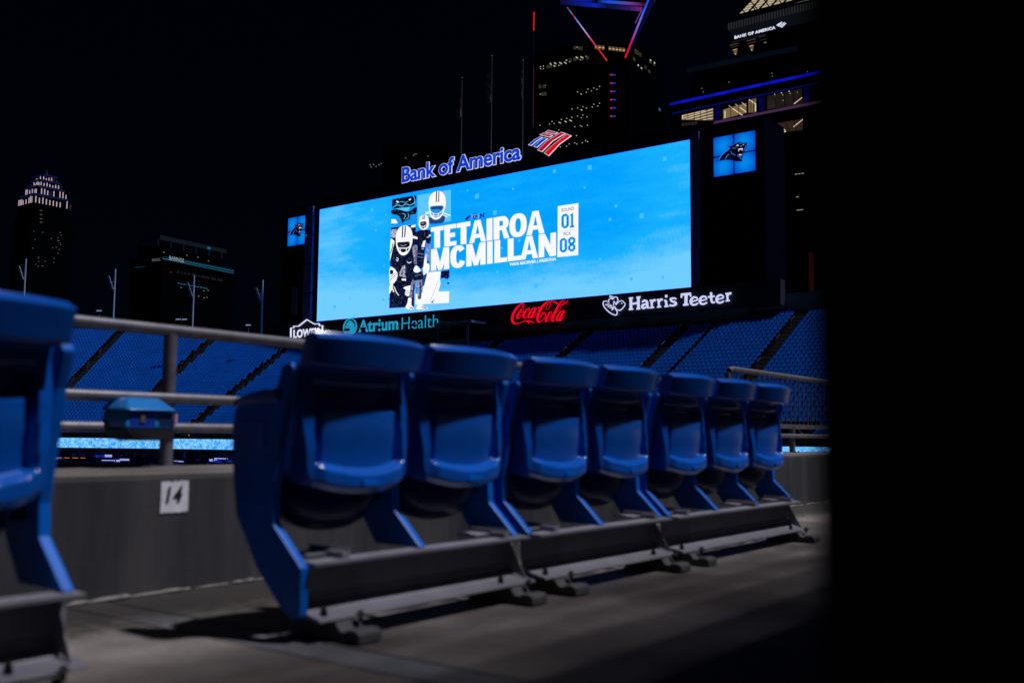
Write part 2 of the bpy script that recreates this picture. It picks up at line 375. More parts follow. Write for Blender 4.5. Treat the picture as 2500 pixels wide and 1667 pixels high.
MB().box(xb - .014, xb - .004, 3.712, 3.722, zb2 + .02, zc - .01).build('reflector_strip', mat('pink_tape', (0.6, 0.3, 0.45), .5), bx_)

# ------------------------------------------------------------------ dark column, and unseen slats added behind the camera to shade the floor
cr = empty('dark_column', (.6, .0, 0)); tag(cr, 'black out-of-focus steel column filling the right edge of the view', 'column')
MB().box(.447, .80, -.20, .1635, 0, 6.0).build('shaft', RUBBER, cr, bevel=.004)
MB().box(.41, .84, -.24, -.16, 0, .02).build('base_flange', RUBBER, cr)
cn = empty('shadow_slats', (3, -2, 6.0)); tag(cn, 'unseen steel slats added high behind the viewpoint to shade the floor', 'shadow_slats')
yk = -.24
for k in range(34):
    wd_ = min(.192, .09 + .028 * k); MB().box(-8, 16, yk - wd_, yk, 6.0, 6.04).build('shadow_slat', STEEL, cn); yk -= .20
for x in (-7.9, 0.6, 8, 15.9): MB().box(x - .04, x + .04, -7.3, -.3, 6.05, 6.18).build('joist', STEEL, cn)

# ------------------------------------------------------------------ near stadium seats (local frame: x along the row, y away from the viewer, z up)
def sstep(a, b, x):
    t = max(0, min(1, (x - a) / (b - a))); return t * t * (3 - 2 * t)
def back_mesh():
    NU, NV = 72, 100; ZB, ZT = .392, .852
    def zb(x): return ZB - .002 + .036 * (abs(x) / .21) ** 2.4
    def ztp(x): return ZT - .003 * (x / .22) ** 2
    def W(z):
        w_ = .203 + .012 * sstep(.44, .62, z) + .008 * sstep(.742, .756, z)
        if z > .835: w_ -= .008 * ((z - .835) / .017) ** 2
        if z < .45: w_ -= .020 * ((.45 - z) / .055) ** 2
        return w_
    rear, front = [], []
    for j in range(NV + 1):
        v = j / NV; zn = ZB + v * (ZT - ZB); wz = W(zn)
        for i in range(NU + 1):
            u = -1 + 2 * i / NU; x = u * wz; z = zb(x) + v * (ztp(x) - zb(x))
            base = .048 - .022 * sstep(.74, .60, zn) - .008 * sstep(.60, .48, zn)
            base = .048 - .022 * (1 - sstep(.60, .74, zn)) - .008 * (1 - sstep(.48, .60, zn)) + .020 * (1 - sstep(.392, .415, zn)) ** 2
            crv = .034 * (abs(x) / .21) ** 2.2
            y = base + crv
            cap = sstep(.744, .752, zn)
            ycap = -.022 - (zn - .75) * .27 + .040 * (x / .22) ** 2 + .030 * sstep(.832, .852, zn)
            y = y * (1 - cap) + ycap * cap
            zc_ = .452 + .020 * (x / .16) ** 2
            inn = 1 - sstep(.168, .180, abs(x))
            rec = inn * sstep(zc_ - .003, zc_ + .009, z) * (1 - sstep(.675, .715, zn))
            pan = (1 - sstep(.146, .156, abs(x))) * sstep(zc_ - .012, zc_ - .006, z) * (1 - sstep(.628, .656, z))
            if abs(x) < .19:
                yr_ = y + .042 * rec
                yp = .030 + .020 * (x / .15) ** 2 + .008 * (1 - sstep(.47, .60, z))
                yl = y - .013 * (1 - sstep(.15, .19, abs(x)))
                yy = yr_ * (1 - pan) + yp * pan
                lip = 1 - sstep(zc_ - .012, zc_ + .012, z)
                y = yy * (1 - lip) + yl * lip
            rear.append((x, y, z))
            yf = .135 - (zn - .395) * .20 + .03 * (x / .23) ** 2 + .02
            if zn > .74: yf = min(yf, y + .075)
            edge = min(1, (1 - abs(u)) / .05, v / .03, (1 - v) / .03)
            front.append((x, (y + .02) * (1 - edge) + yf * edge, z))
    n = NU + 1; vs = rear + front; off = len(rear); fs = []
    for j in range(NV):
        for i in range(NU):
            a = j * n + i; fs.append((a, a + 1, a + n + 1, a + n)); fs.append((off + a, off + a + n, off + a + n + 1, off + a + 1))
    for j in range(NV):
        a = j * n; fs.append((a, a + n, off + a + n, off + a)); a = j * n + NU; fs.append((a, off + a, off + a + n, a + n))
    for i in range(NU):
        fs.append((i, off + i, off + i + 1, i + 1)); a = NV * n + i; fs.append((a, a + 1, off + a + 1, off + a))
    m = MB(); m.add(vs, fs); return m
def pan_mesh():
    m = MB(); NU, NV = 32, 20; vs = []; fs = []
    for j in range(NV + 1):
        ph = math.pi * j / NV
        for i in range(NU):
            th = 2 * math.pi * i / NU
            sx = math.copysign(abs(math.cos(th)) ** .7, math.cos(th)) * math.sin(ph) ** .8
            sy = math.copysign(abs(math.sin(th)) ** .9, math.sin(th)) * math.sin(ph) ** .8
            z = math.copysign(abs(math.cos(ph)) ** .85, math.cos(ph))
            vs.append((.208 * sx, .225 + .10 * sy + .03 * z, .440 + .170 * z))
    for j in range(NV):
        for i in range(NU):
            fs.append((j * NU + i, j * NU + (i + 1) % NU, (j + 1) * NU + (i + 1) % NU, (j + 1) * NU + i))
    m.add(vs, fs); return m
STDP = [(.0, .068), (.0, .20), (.12, .31), (.125, .40), (.105, .52), (.08, .66), (.055, .745), (.062, .76), (.10, .755), (.125, .69), (.135, .655), (.28, .648), (.303, .635), (.315, .58), (.31, .50), (.30, .42), (.283, .33), (.185, .185), (.085, .09), (.04, .06)]
MESH = {}
def seat(x, y, last=False, label=None, lean=0, first=False, wing=False):
    r = empty('stadium_seat', (x, y, 0)); tag(r, label, 'stadium seat', 'blue stadium seats of the front row')
    r.rotation_euler = (0, 0, random.uniform(-.006, .006))
    if not MESH:
        MESH['back'] = back_mesh().build('backrest', SEAT, r, True, True)
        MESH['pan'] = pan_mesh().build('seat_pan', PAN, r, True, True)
        MESH['std'] = MB().prism_x(STDP, -.015, .015).build('standard', STAND, r, True, False, bevel=.006)
        mb = MB()
        mb.prism_x([(.10, .650), (.105, .688), (.15, .694), (.215, .684), (.29, .664), (.306, .650), (.30, .640)], -.028, .028)
        STDM = [(.004, .214), (.12, .325), (.125, .40), (.105, .52), (.08, .66), (.055, .745), (.062, .76), (.10, .755), (.125, .69), (.135, .655), (.28, .648), (.303, .635), (.315, .58), (.31, .50), (.30, .42), (.283, .33), (.20, .214)]
        MESH['stdm'] = MB().prism_x(STDM, -.015, .015).build('standard', STAND, r, True, False, bevel=.006)
        MESH['arm'] = mb.build('armrest', SEAT, r, True, True, bevel=.011, seg=3)
        MESH['plate'] = MB().box(-.019, -.013, .16, .285, .53, .60).build('cover_plate', STAND, r, True, False, bevel=.002)
        MESH['hinge'] = MB().tube([(-.235, .19, .37), (.235, .19, .37)], .013, 10).build('hinge_bar', BOLT, r, True, True)
        me = {k: o.data for k, o in MESH.items()}
        for o in list(MESH.values()): bpy.data.objects.remove(o)
        MESH.clear(); MESH.update(me)
    if 'badge' not in MESH:
        o = MB().box(-.032, .032, -.0045, .004, .411, .428).build('badge', STAND, r, True, bevel=.0015); MESH['badge'] = o.data; bpy.data.objects.remove(o)
        MESH['screw'] = None
    link('badge', MESH['badge'], r, True)
    b_ = link('backrest', MESH['back'], r, True); b_.rotation_euler = (R(lean), 0, 0)
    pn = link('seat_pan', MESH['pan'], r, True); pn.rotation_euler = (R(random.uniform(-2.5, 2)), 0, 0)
    link('hinge_bar', MESH['hinge'], r, True)
    xs_ = [-.245] + ([.245] if last else [])
    for xo in xs_:
        s_ = link('standard', MESH['std' if wing and xo < 0 else 'stdm'], r, True); s_.location = (xo, 0, 0)
        ar = link('armrest', MESH['arm'], r, True); ar.location = (xo, 0, 0)
        if first or last: pl = link('cover_plate', MESH['plate'], s_, True)
    return r
RP = .485
BY = 2.10
def beam(x0, x1, label):
    r = empty('seat_beam', (x0, BY, 0)); tag(r, label, 'beam', 'steel beams carrying the seats')
    prof = [(-.024, .203), (.035, .205), (.052, .198), (.056, .185), (.054, .12), (.045, .095), (.02, .076), (-.045, .062), (-.048, .056), (-.044, .053), (.03, .066), (.056, .088), (.064, .12), (.066, .19), (.06, .207), (.04, .213), (-.024, .211)]
    MB().prism_x([(y, z) for y, z in prof], 0, x1 - x0).build('channel', BEAMM, r, local=True, smooth=False)
    for xg in (.10, x1 - x0 - .10):
        f = empty  # noqa
        mb = MB(); mb.prism_x([(-.14, 0), (-.14, .026), (-.125, .036), (-.095, .036), (-.085, .028), (-.065, .03), (-.05, .05), (.10, .05), (.13, .03), (.135, 0)], xg - .045, xg + .045)
        ft = mb.build('foot', mat('foot_concrete', (0.10, 0.10, 0.11), .85, noise=.4, scale=30, bump=.3, bscale=80) if 'foot_concrete' not in bpy.data.materials else bpy.data.materials['foot_concrete'], r, local=True, bevel=.005, seg=2)
        for dx, dy in ((.03, -.07),):
            MB().tube([(xg + dx, dy, .045), (xg + dx, dy, .075)], .007, 8).build('bolt', BOLT, ft, local=True)
            MB().tube([(xg + dx, dy, .060), (xg + dx, dy, .068)], .014, 6).build('nut', STEEL, ft, local=True)
        MB().tube([(xg + .0 - .06, -.018, .066), (xg - .06, -.018, .084), (xg - .06, -.018, .096)], [.011, .009, .002], 8).build('stud', BOLT, r, local=True)
    # end gusset and angle brackets behind the channel
    mb = MB(); mb.add([(x1 - x0 - .03, .05, .20), (x1 - x0 - .03, .05, .09), (x1 - x0 - .03, -.03, .068), (x1 - x0 - .027, .05, .20), (x1 - x0 - .027, .05, .09), (x1 - x0 - .027, -.03, .068)], [(0, 1, 2), (3, 5, 4), (0, 3, 4, 1), (1, 4, 5, 2), (2, 5, 3, 0)])
    mb.build('gusset', BEAMM, r, local=True)
    return r
def bracket(x, parent_x, r):
    mb = MB(); mb.box(x, x + .09, .07, .16, .218, .224); mb.box(x + .084, x + .09, -.005, .16, .212, .24); mb.box(x + .06, x + .09, -.008, .06, .2135, .232)
    mb.build('bracket', BEAMM, r, local=True)
random.seed(5)
SEGS = [(1.865, 2), (1.865 + 2 * RP + .09, 2), (1.865 + 4 * RP + .175, 3)]
orde = ['largest blue seat at the aisle end of the row, its outer side panel showing', 'second blue seat from the aisle end, right of the largest one', 'third blue seat of the row, under the red script sign', 'fourth blue seat of the row, middle of the seven', 'fifth blue seat of the row, first on the last steel beam', 'sixth blue seat of the row, second from the dark column', 'smallest blue seat, at the far end of the row by the dark column']
k = 0
bl = ['steel channel beam under the two largest seats, nearest the aisle', 'middle steel channel beam, carrying the third and fourth seats', 'farthest steel channel beam, carrying the last three seats']
for si, (x0, n) in enumerate(SEGS):
    bmr = beam(x0 + .018, x0 + n * RP + .045, bl[si])
    for j in range(n):
        cx_ = x0 + .004 + RP * (j + .5)
        seat(cx_, BY + .0, last=(j == n - 1), first=(j == 0), wing=(si == 0 and j == 0), label=orde[k], lean=random.uniform(-.6, .6)); k += 1
        bracket((cx_ - RP / 2) - x0 + (.05 if j == 0 else .32), 0, bmr)
# left group (one beam, one seat in view and its neighbour)
xe = 1.20
bmr = beam(xe - 2 * RP - .03, xe + .02, 'steel channel beam at the lower left corner, cut by the frame')
seat(xe - RP / 2 - .006, BY, last=True, label='blurred blue seat cut off by the left edge of the photo, across the aisle', lean=.4)
seat(xe - RP * 1.5 - .006, BY, last=False, first=True, label='blue seat just outside the left edge, next to the cut-off one', lean=-.3)
bracket(.60, 0, bmr)

# ------------------------------------------------------------------ the far bowl
CX, CY, RF, ROW, RISE, Z0 = 14.0, 90.0, 65.0, .82, .452, .25
def bowl(s, d):
    """s = path coordinate: s<=0 straight part (Y = 90 + s), s>0 arc angle * RF"""
    if s <= 0: return Vector((CX + RF + d, CY + s, 0)), Vector((1, 0, 0))
    a = s / RF; n = Vector((math.cos(a), math.sin(a), 0)); return Vector((CX, CY, 0)) + n * (RF + d), n
def nrows(s):
    if s < -45.2: return 31
    return int(round(28 + 9 * sstep(R(6) * RF, R(34) * RF, s)))
S0, S1 = -74.0, R(72) * RF
AISY = [38.9 - 13.1, 38.9, 52.0, 64.95, 78.0, 91.0 - 1]
AIS = [y - 90 for y in AISY] + [R(t) * RF for t in (8.5, 17.2, 26.6, 36.6, 46.6, 56.6)]
deck = empty('seating_deck', (90, 90, 0)); tag(deck, 'far upper deck of blue seats curving around below the video board', 'stand')
mb = MB(); ss = []
s = S0
while s < S1: ss.append(s); s += 1.6
for i in range(38):
    vs = []; fs = []
    lim = [s_ for s_ in ss if nrows(s_) > i]
    for q, s_ in enumerate(lim):
        p0, _ = bowl(s_, i * ROW); p1, _ = bowl(s_, (i + 1) * ROW); z = Z0 + i * RISE
        vs += [(p0.x, p0.y, z - RISE), (p0.x, p0.y, z), (p1.x, p1.y, z)]
    for q in range(len(lim) - 1):
        a = 3 * q; fs += [(a, a + 3, a + 4, a + 1), (a + 1, a + 4, a + 5, a + 2)]
    mb.add(vs, fs)
dk = mb.build('terrace_rows', BOWLC, deck)
# half steps in the aisles
mb = MB()
for sA in AIS:
    for i in range(1, nrows(sA)):
        f = (RF + i * ROW) / RF if sA > 0 else 1
        p, n = bowl(sA, i * ROW - .2); t = Vector((-n.y, n.x, 0))
        mb.obox(p + Vector((0, 0, Z0 + (i - 1) * RISE + .11)), n * .2, t * .62, Vector((0, 0, .115)))
st_ = mb.build('aisle_steps', mat('aisle_concrete', (0.26, 0.25, 0.235), .9, noise=.35, scale=2), deck); st_['kind'] = 'stuff'
# far seats
sv = [(-.22, .02, .40), (.22, .02, .40), (.235, -.02, .62), (.235, .10, .86), (-.235, .10, .86), (-.235, -.02, .62),   # back shell front
      (-.21, -.05, .38), (.21, -.05, .38), (.20, -.24, .42), (-.20, -.24, .42), (.19, -.12, .60), (-.19, -.12, .60),
      (-.235, .15, .84), (.235, .15, .84), (.22, .07, .40), (-.22, .07, .40), (.21, -.03, .62), (-.21, -.03, .62)]
sv = [(x * .80, y, z) for x, y, z in sv]
sf = [(0, 1, 2, 5), (5, 2, 3, 4), (4, 3, 13, 12), (1, 14, 13, 3, 2), (0, 5, 4, 12, 15), (6, 7, 8, 9), (9, 8, 10, 11), (11, 10, 16, 17), (7, 16, 10, 8), (6, 9, 11, 17), (12, 13, 14, 15)]
sf += []
stuff = MB(); cand = []
random.seed(21)
for i in range(38):
    d = i * ROW + .55; z = Z0 + i * RISE
    s_ = S0
    while s_ < S1:
        step = .52 * (RF / (RF + d) if s_ > 0 else 1)
        s_ += step
        if nrows(s_) <= i: continue
        k_ = (RF / (RF + d) if s_ > 0 else 1)
        if any(abs(s_ - a_) < .86 * k_ for a_ in AIS): continue
        if abs(s_ + 90 - 90 + 41.7) < .34: continue
        if -60.5 < s_ < -55.0 and i < 3: continue
        p, n = bowl(s_, d)
        p.z = z
        dv = p - CAM; depth = dv.dot(fwd); pxx = 1250 + dv.dot(right) / depth * FOC
        if pxx < -60 or pxx > 2150: continue
        cand.append((depth, p, n, pxx, i, s_))
vis = sorted([c for c in cand if 1730 < c[3] < 2003 and 1], key=lambda c: c[0])
indiv = set(id(c) for c in vis[:300])
me1 = None
for c in cand:
    depth, p, n, pxx, ri, sp_ = c
    ang = math.atan2(n.y, n.x) - math.pi / 2 + random.uniform(-.03, .03)
    if id(c) in indiv:
        if me1 is None:
            m = MB(); m.add(sv, sf); o = m.build('folding_seat', FARSEAT, None); me1 = o.data
        else: o = link('folding_seat', me1)
        o.location = p; o.rotation_euler = (0, 0, ang)
        tag(o, 'one of the tiny blue folding seats of the far deck nearest the dark column', 'stadium seat', 'blue folding seats of the far deck by the column')
    else:
        ca, sa = math.cos(ang), math.sin(ang); jz = random.uniform(-.01, .01)
        stuff.add([(p.x + x * ca - y * sa, p.y + x * sa + y * ca, p.z + zz + jz) for x, y, zz in sv], sf)
so_ = stuff.build('far_seats', FARSEAT, None); tag(so_, 'thousands of small blue folding seats filling the far upper deck', 'seating', kind='stuff')
# rim wall, parapet
mb = MB(); RZ = 16.0
def wallseg(mb, sa, sb, d, z0, z1, th=.4, step=2.0):
    k = max(1, int((sb - sa) / step)); vs = []; fs = []
    for q in range(k + 1):
        s_ = sa + (sb - sa) * q / k
        p, n = bowl(s_, d(s_) if callable(d) else d); p2 = p + n * th
        zz0 = z0(s_) if callable(z0) else z0; zz1 = z1(s_) if callable(z1) else z1
        vs += [(p.x, p.y, zz0), (p.x, p.y, zz1), (p2.x, p2.y, zz1), (p2.x, p2.y, zz0)]
    for q in range(k):
        a = 4 * q; fs += [(a, a + 4, a + 5, a + 1), (a + 1, a + 5, a + 6, a + 2), (a + 2, a + 6, a + 7, a + 3)]
    mb.add(vs, fs)
wallseg(mb, S0, -45.2, 31 * ROW + .02, 8, RZ + .35)
wallseg(mb, -45, R(6) * RF, 28 * ROW + 1.5, 8, 14.98)
mb.box(CX + RF + 28 * ROW - .05, CX + RF + 28 * ROW + 1.6, 44, 97, 11.8, Z0 + 27 * RISE + .02)
wb = mb.build('rear_wall', WALLC, deck)
mb = MB(); wallseg(mb, R(6) * RF, S1, lambda s_: nrows(s_) * ROW + .02, 6, lambda s_: Z0 + nrows(s_) * RISE + .7)
mb.build('rim_parapet', BOWLC, deck)
# section numbers on the rear wall
XW = CX + RF + 28 * ROW + 1.45
plw = Plate(XW, 1460, 690, .1871)
NUMM = mat('number_black', (0.004, 0.006, 0.01), .7)
for body, xl, yb, yt, xr in (('530', 542, 500, 455, 628), ('531', 1958, 352, 306, 2040)):
    text_on('section_number', body, rectmap(plw, xl, yb, yt, xr, .05), NUMM, deck, bold=.03)
pln = Plate(XW, 1220, 720, .0893)
text_on('section_number', '529', rectmap(pln, 1410, 880, 800, 1560, .05), NUMM, deck, bold=.03)
# door joint line on the rear wall and conduit
a = onx(1765, 775, XW); MB().tube([(XW - .08, a.y, a.z), (XW - .08, a.y, a.z + 1.1)], .05, 8).build('conduit', STEEL, deck)
# aisle handrails: thin posts
mb = MB()
for sA in AIS:
    for i in (3, 9, 15, 21, 26):
        p, n = bowl(sA, i * ROW + .3); z = Z0 + i * RISE
        mb.tube([(p.x, p.y, z), (p.x, p.y, z + .95)], .018, 5); p2, _ = bowl(sA, i * ROW + 1.2)
        mb.bar((p.x, p.y, z + .95), (p2.x, p2.y, z + .95 + .45), .03)
ar_ = mb.build('aisle_handrails', STEEL, deck); ar_['kind'] = 'stuff'
# front edge: fascia, LED ribbon, suite level
FAS = mat('fascia_blue_grey', (0.008, 0.03, 0.06), .7)
mb = MB(); wallseg(mb, S0, S1, -.30, -.55, .05, .3); mb.build('front_curb', FAS, deck)
def led_mat(name, ca, cb, sc, st=1.0, st2=(1, 1, 1), squares=False, contrast=(.35, .65)):
    m = bpy.data.materials.new(name); m.use_nodes = True; t = m.node_tree; N = t.nodes; L = t.links; b = N['Principled BSDF']
    b.inputs['Base Color'].default_value = (.01, .01, .01, 1); b.inputs['Specular IOR Level'].default_value = 0
    tc = N.new('ShaderNodeTexCoord'); mp = N.new('ShaderNodeMapping'); mp.inputs['Scale'].default_value = st2; L.new(tc.outputs['Object'], mp.inputs[0])
    n = N.new('ShaderNodeTexNoise'); n.inputs['Scale'].default_value = sc; n.inputs['Detail'].default_value = 8; n.inputs['Roughness'].default_value = .7; L.new(mp.outputs[0], n.inputs['Vector'])
    r = N.new('ShaderNodeValToRGB'); e = r.color_ramp.elements; e[0].position = contrast[0]; e[0].color = (*ca, 1); e[1].position = contrast[1]; e[1].color = (*cb, 1)
    L.new(n.outputs['Fac'], r.inputs[0]); L.new(r.outputs[0], b.inputs['Emission Color']); b.inputs['Emission Strength'].default_value = st
    return m
RIB = led_mat('ribbon_led', srgb(10, 140, 250), srgb(140, 215, 255), 2.2, 1.0, contrast=(.38, .58))
rb = empty('ribbon_board', (80, 90, -1)); tag(rb, 'long pale blue LED ribbon board along the front edge of the far deck', 'LED board')
s_ = S0; first = None
while s_ < S1:
    mb = MB(); wallseg(mb, s_ + .04, s_ + 9.96, -.50, -1.36, .02 - .12, .12, 1.0); mb.build('led_panel', RIB, rb); s_ += 10
mb = MB(); wallseg(mb, S0, S1, -.42, -1.75, -1.37, .3); mb.build('lower_trim', FAS, rb)
mb = MB(); wallseg(mb, S0, S1, -.42, -.09, .02, .1); mb.build('upper_trim', mat('trim_dark', (0.01, 0.02, 0.03), .6), rb)
# rail with small glints above the ribbon
mb = MB(); s_ = S0
while s_ < S1:
    p, n = bowl(s_, -.2); mb.tube([(p.x, p.y, .05), (p.x, p.y, .50)], .02, 4); s_ += 1.5
wallseg(mb, S0, S1, -.22, .46, .50, .04); o = mb.build('edge_railing', STEEL, deck); o['kind'] = 'stuff'
# suites
su = empty('suite_level', (80, 90, -3)); tag(su, 'glazed suite level with thin mullions under the LED ribbon', 'suites')
mb = MB(); wallseg(mb, S0, S1, .8, -6, -1.75, .2); mb.build('glass_wall', led_mat('suite_interior', (0, 0, .002), srgb(10, 24, 80), .9, 1.0, (1, 1, 2.2), contrast=(.55, .7)), su)
mb = MB(); s_ = S0; k = 0
while s_ < S1:
    p, n = bowl(s_, -.3); w2 = .10 if k % 4 == 0 else .05
    mb.obox((p.x, p.y, -2.6), n * .05, Vector((-n.y, n.x, 0)) * w2, Vector((0, 0, .85))); s_ += 2.1; k += 1
o = mb.build('mullions', mat('mullion_blue_grey', (0.06, 0.12, 0.16), .5), su); o['kind'] = 'stuff'
mb = MB(); wallseg(mb, S0, S1, -.35, -6, -3.4, .3); mb.build('lower_fascia', BOWLC, su)
random.seed(8)
mbw = MB(); mbb = MB(); mbo = MB()
for q in range(26):
    s_ = random.uniform(R(8) * RF, R(58) * RF); p, n = bowl(s_, .7); t = Vector((-n.y, n.x, 0))
    (mbw if q % 2 else mbb).obox((p.x, p.y, -2.3 - random.random() * .8), n * .02, t * random.uniform(.3, 1.1), Vector((0, 0, random.uniform(.04, .16))))
for q in range(5):
    s_ = R(30) * RF + q * 1.1; p, n = bowl(s_, .7); t = Vector((-n.y, n.x, 0)); mbo.obox((p.x, p.y, -2.7), n * .02, t * .4, Vector((0, 0, .04)))
mbw.build('suite_lights', emit('suite_white', srgb(150, 160, 235)), su)['kind'] = 'stuff'; mbb.build('suite_screens', emit('suite_blue', srgb(8, 36, 150)), su)['kind'] = 'stuff'; mbo.build('suite_lamps', emit('suite_amber', srgb(190, 110, 50)), su)['kind'] = 'stuff'

# ------------------------------------------------------------------ the video board
XB = 104.0
board = empty('video_board', (XB, 84, 14)); tag(board, 'giant video board glowing blue with a player announcement above the far deck', 'video board')
c00, c10 = onx(773, 785, XB), onx(1686, 702, XB); c01, c11 = onx(781, 512, XB), onx(1684, 341, XB)
YL, YR = (c00.y + c01.y) / 2, (c10.y + c11.y) / 2; ZBm, ZTm = (c00.z + c10.z) / 2, (c01.z + c11.z) / 2
print('board', YL, YR, ZBm, ZTm, c00, c10, c01, c11)
def screen_material():
    m = bpy.data.materials.new('screen_led'); m.use_nodes = True; t = m.node_tree; N = t.nodes; L = t.links; b = N['Principled BSDF']
    b.inputs['Base Color'].default_value = (.01, .01, .01, 1); b.inputs['Specular IOR Level'].default_value = 0
    tc = N.new('ShaderNodeTexCoord'); sx = N.new('ShaderNodeSeparateXYZ'); L.new(tc.outputs['Object'], sx.inputs[0])
    def mr(o, a, b_, lo, hi):
        q = N.new('ShaderNodeMapRange'); q.interpolation_type = 'SMOOTHSTEP'; L.new(o, q.inputs[0]); q.inputs[1].default_value = a; q.inputs[2].default_value = b_; q.inputs[3].default_value = lo; q.inputs[4].default_value = hi; return q.outputs[0]
    low = mr(sx.outputs['Z'], ZBm - 84 * 0, ZBm + 8.5, 1.0, 0.0)
    lft = mr(sx.outputs['Y'], YL, YL - 26, .55, 0.0)
    edge = mr(sx.outputs['Y'], YR + 14, YR, 0, .35)
    mp = N.new('ShaderNodeMapping'); mp.inputs['Scale'].default_value = (1, .12, .55); L.new(tc.outputs['Object'], mp.inputs[0])
    n = N.new('ShaderNodeTexNoise'); n.inputs['Scale'].default_value = 1.0; n.inputs['Detail'].default_value = 9; n.inputs['Roughness'].default_value = .62; L.new(mp.outputs[0], n.inputs['Vector'])
    mp2 = N.new('ShaderNodeMapping'); mp2.inputs['Scale'].default_value = (1, 2.2, 1.2); L.new(tc.outputs['Object'], mp2.inputs[0])
    n2 = N.new('ShaderNodeTexNoise'); n2.inputs['Scale'].default_value = 1.5; n2.inputs['Detail'].default_value = 6; L.new(mp2.outputs[0], n2.inputs['Vector'])
    def math_(op, a, b_):
        q = N.new('ShaderNodeMath'); q.operation = op
        for i_, x_ in enumerate((a, b_)):
            if isinstance(x_, (int, float)): q.inputs[i_].default_value = x_
            else: L.new(x_, q.inputs[i_])
        return q.outputs[0]
    nz = math_('MULTIPLY', math_('SUBTRACT', n.outputs['Fac'], .44), 1.0)
    nz2 = math_('MULTIPLY', math_('SUBTRACT', n2.outputs['Fac'], .5), .3)
    f = math_('ADD', math_('ADD', math_('MULTIPLY', low, .95), math_('ADD', lft, edge)), math_('ADD', nz, nz2))
    r = N.new('ShaderNodeValToRGB'); e = r.color_ramp.elements; e[0].position = 0; e[0].color = (0, .352, 2.2, 1); e[1].position = 1; e[1].color = (.162, .62, 2.2, 1)
    x = r.color_ramp.elements.new(.45); x.color = (.0097, .445, 2.2, 1)
    L.new(f, r.inputs[0]); L.new(r.outputs[0], b.inputs['Emission Color']); b.inputs['Emission Strength'].default_value = 1.0
    return m
SCR = screen_material()
MB().box(XB, XB + .3, YR, YL, ZBm, ZTm).build('screen', SCR, board)
# housing: frame pieces round the screen
yl_out = onx(688, 600, XB).y; yr_out = onx(1868, 500, XB).y
zt_out = ZTm + 1.9; zb_out = ZBm - 2.6
hs = MB()
hs.box(XB + .02, XB + 6, YL + .02, yl_out, zb_out, onx(730, 505, XB).z)
hs.box(XB + .31, XB + 6, YR, YL, ZTm + .02, zt_out)
hs.box(XB + .31, XB + 6, YR, YL, zb_out, ZBm - .02)
hs.box(XB + .02, XB + 6, yr_out, YR - .02, zb_out, onx(1745, 303, XB).z)
hs.box(XB + .35, XB + 6, YR, YL, ZBm, ZTm)
hs.build('housing', HOUS, board)
# side fins that catch the light of the screen
for (x1, x2, yy, zt2) in ((735, 770, 700, 600),):
    pass
FIN = mat('fin_navy', (0.06, 0.10, 0.40), .5, noise=.3, scale=.4)
ya = onx(768, 700, XB).y; yb_ = onx(746, 700, XB).y
for i in range(4):
    z0 = ZBm + i * 4.6; MB().box(XB - .5, XB - .02, ya + .3, yb_, z0, z0 + 4.45).build('side_panel', FIN, board, bevel=.04)
ya = onx(1692, 500, XB).y; yb_ = onx(1712, 500, XB).y
for i in range(4):
    z0 = ZBm + i * 4.6; MB().box(XB - .5, XB - .02, yb_, ya - .12, z0, z0 + 4.45).build('side_panel', FIN, board, bevel=.04)
# recessed cladding seams on the wings
for yy0, yy1, zz1 in ((YL + 3.4, yl_out - .2, onx(730, 505, XB).z), (yr_out + .2, YR - 2.4, onx(1745, 303, XB).z)):
    n_ = 6
    for i in range(n_):
        za_ = zb_out + (zz1 - zb_out) * i / n_; zb__ = zb_out + (zz1 - zb_out) * (i + 1) / n_ - .08
        MB().box(XB - .10, XB + .018, yy0, yy1, za_, zb__).build('cladding_panel', HOUS, board)
# fascia under the screen on which the sponsor signs hang
fa = MB().box(XB - 1.0, XB + .30, yr_out - 2, yl_out + 1, 15.0, ZBm - .12).build('lower_fascia', mat('fascia_navy', (0.004, 0.008, 0.035), .6, noise=.4, scale=.3), board)
XF = XB - 1.0
# projector like vents under the screen edge
for px_ in (800, 850, 890, 930, 1010, 1100):
    p_ = onx(px_, 812 - (px_ - 773) * .075, XF)
    MB().box(XF - .35, XF - .01, p_.y - .55, p_.y + .55, p_.z - .12, p_.z + .22).build('vent', BLACK, board)
cur = onx(727, 735, XB); MB().box(XB - .9, XB - .5, cur.y - .6, cur.y + .5, cur.z - 2.2, cur.z + 2.0).build('service_hatch', mat('hatch_mauve', (0.10, 0.06, 0.10), .6), board)

# --- printed picture content (flat, in the plane of the screen)
def art(pl, items, parent, pref='picture'):
    for it in items:
        kind, m, pts, lay = it[0], it[1], it[2], it[3]; mb = MB()
        if kind == 'p': pl.poly(mb, pts, lay * .03)
        elif kind == 's': pl.stroke(mb, pts, it[4], lay * .03)
        elif kind == 'q': pl.poly(mb, pts, lay * .03, smooth=True)
        mb.build(pref, m, parent)
eW = emit('led_white', srgb(250, 250, 255), sample=True); eN = led_mat('led_navy', srgb(6, 13, 42), srgb(70, 90, 135), 2.6, contrast=(.52, .74)); eN2 = emit('led_navy_mid', srgb(40, 66, 120)); eG = led_mat('led_grey', srgb(60, 66, 100), srgb(210, 210, 230), 3.0, contrast=(.35, .62))
eB = emit('led_blue', srgb(20, 150, 235)); eLB = emit('led_light_blue', srgb(90, 200, 255)); eK = led_mat('led_black', srgb(3, 6, 20), srgb(60, 120, 170), 3.4, contrast=(.54, .7)); eSk = led_mat('led_skin', srgb(30, 36, 70), srgb(165, 165, 200), 3.2, contrast=(.38, .62))
pA = Plate(XB, 930, 450, .2041)
P, Q, SK = 'p', 'q', 's'
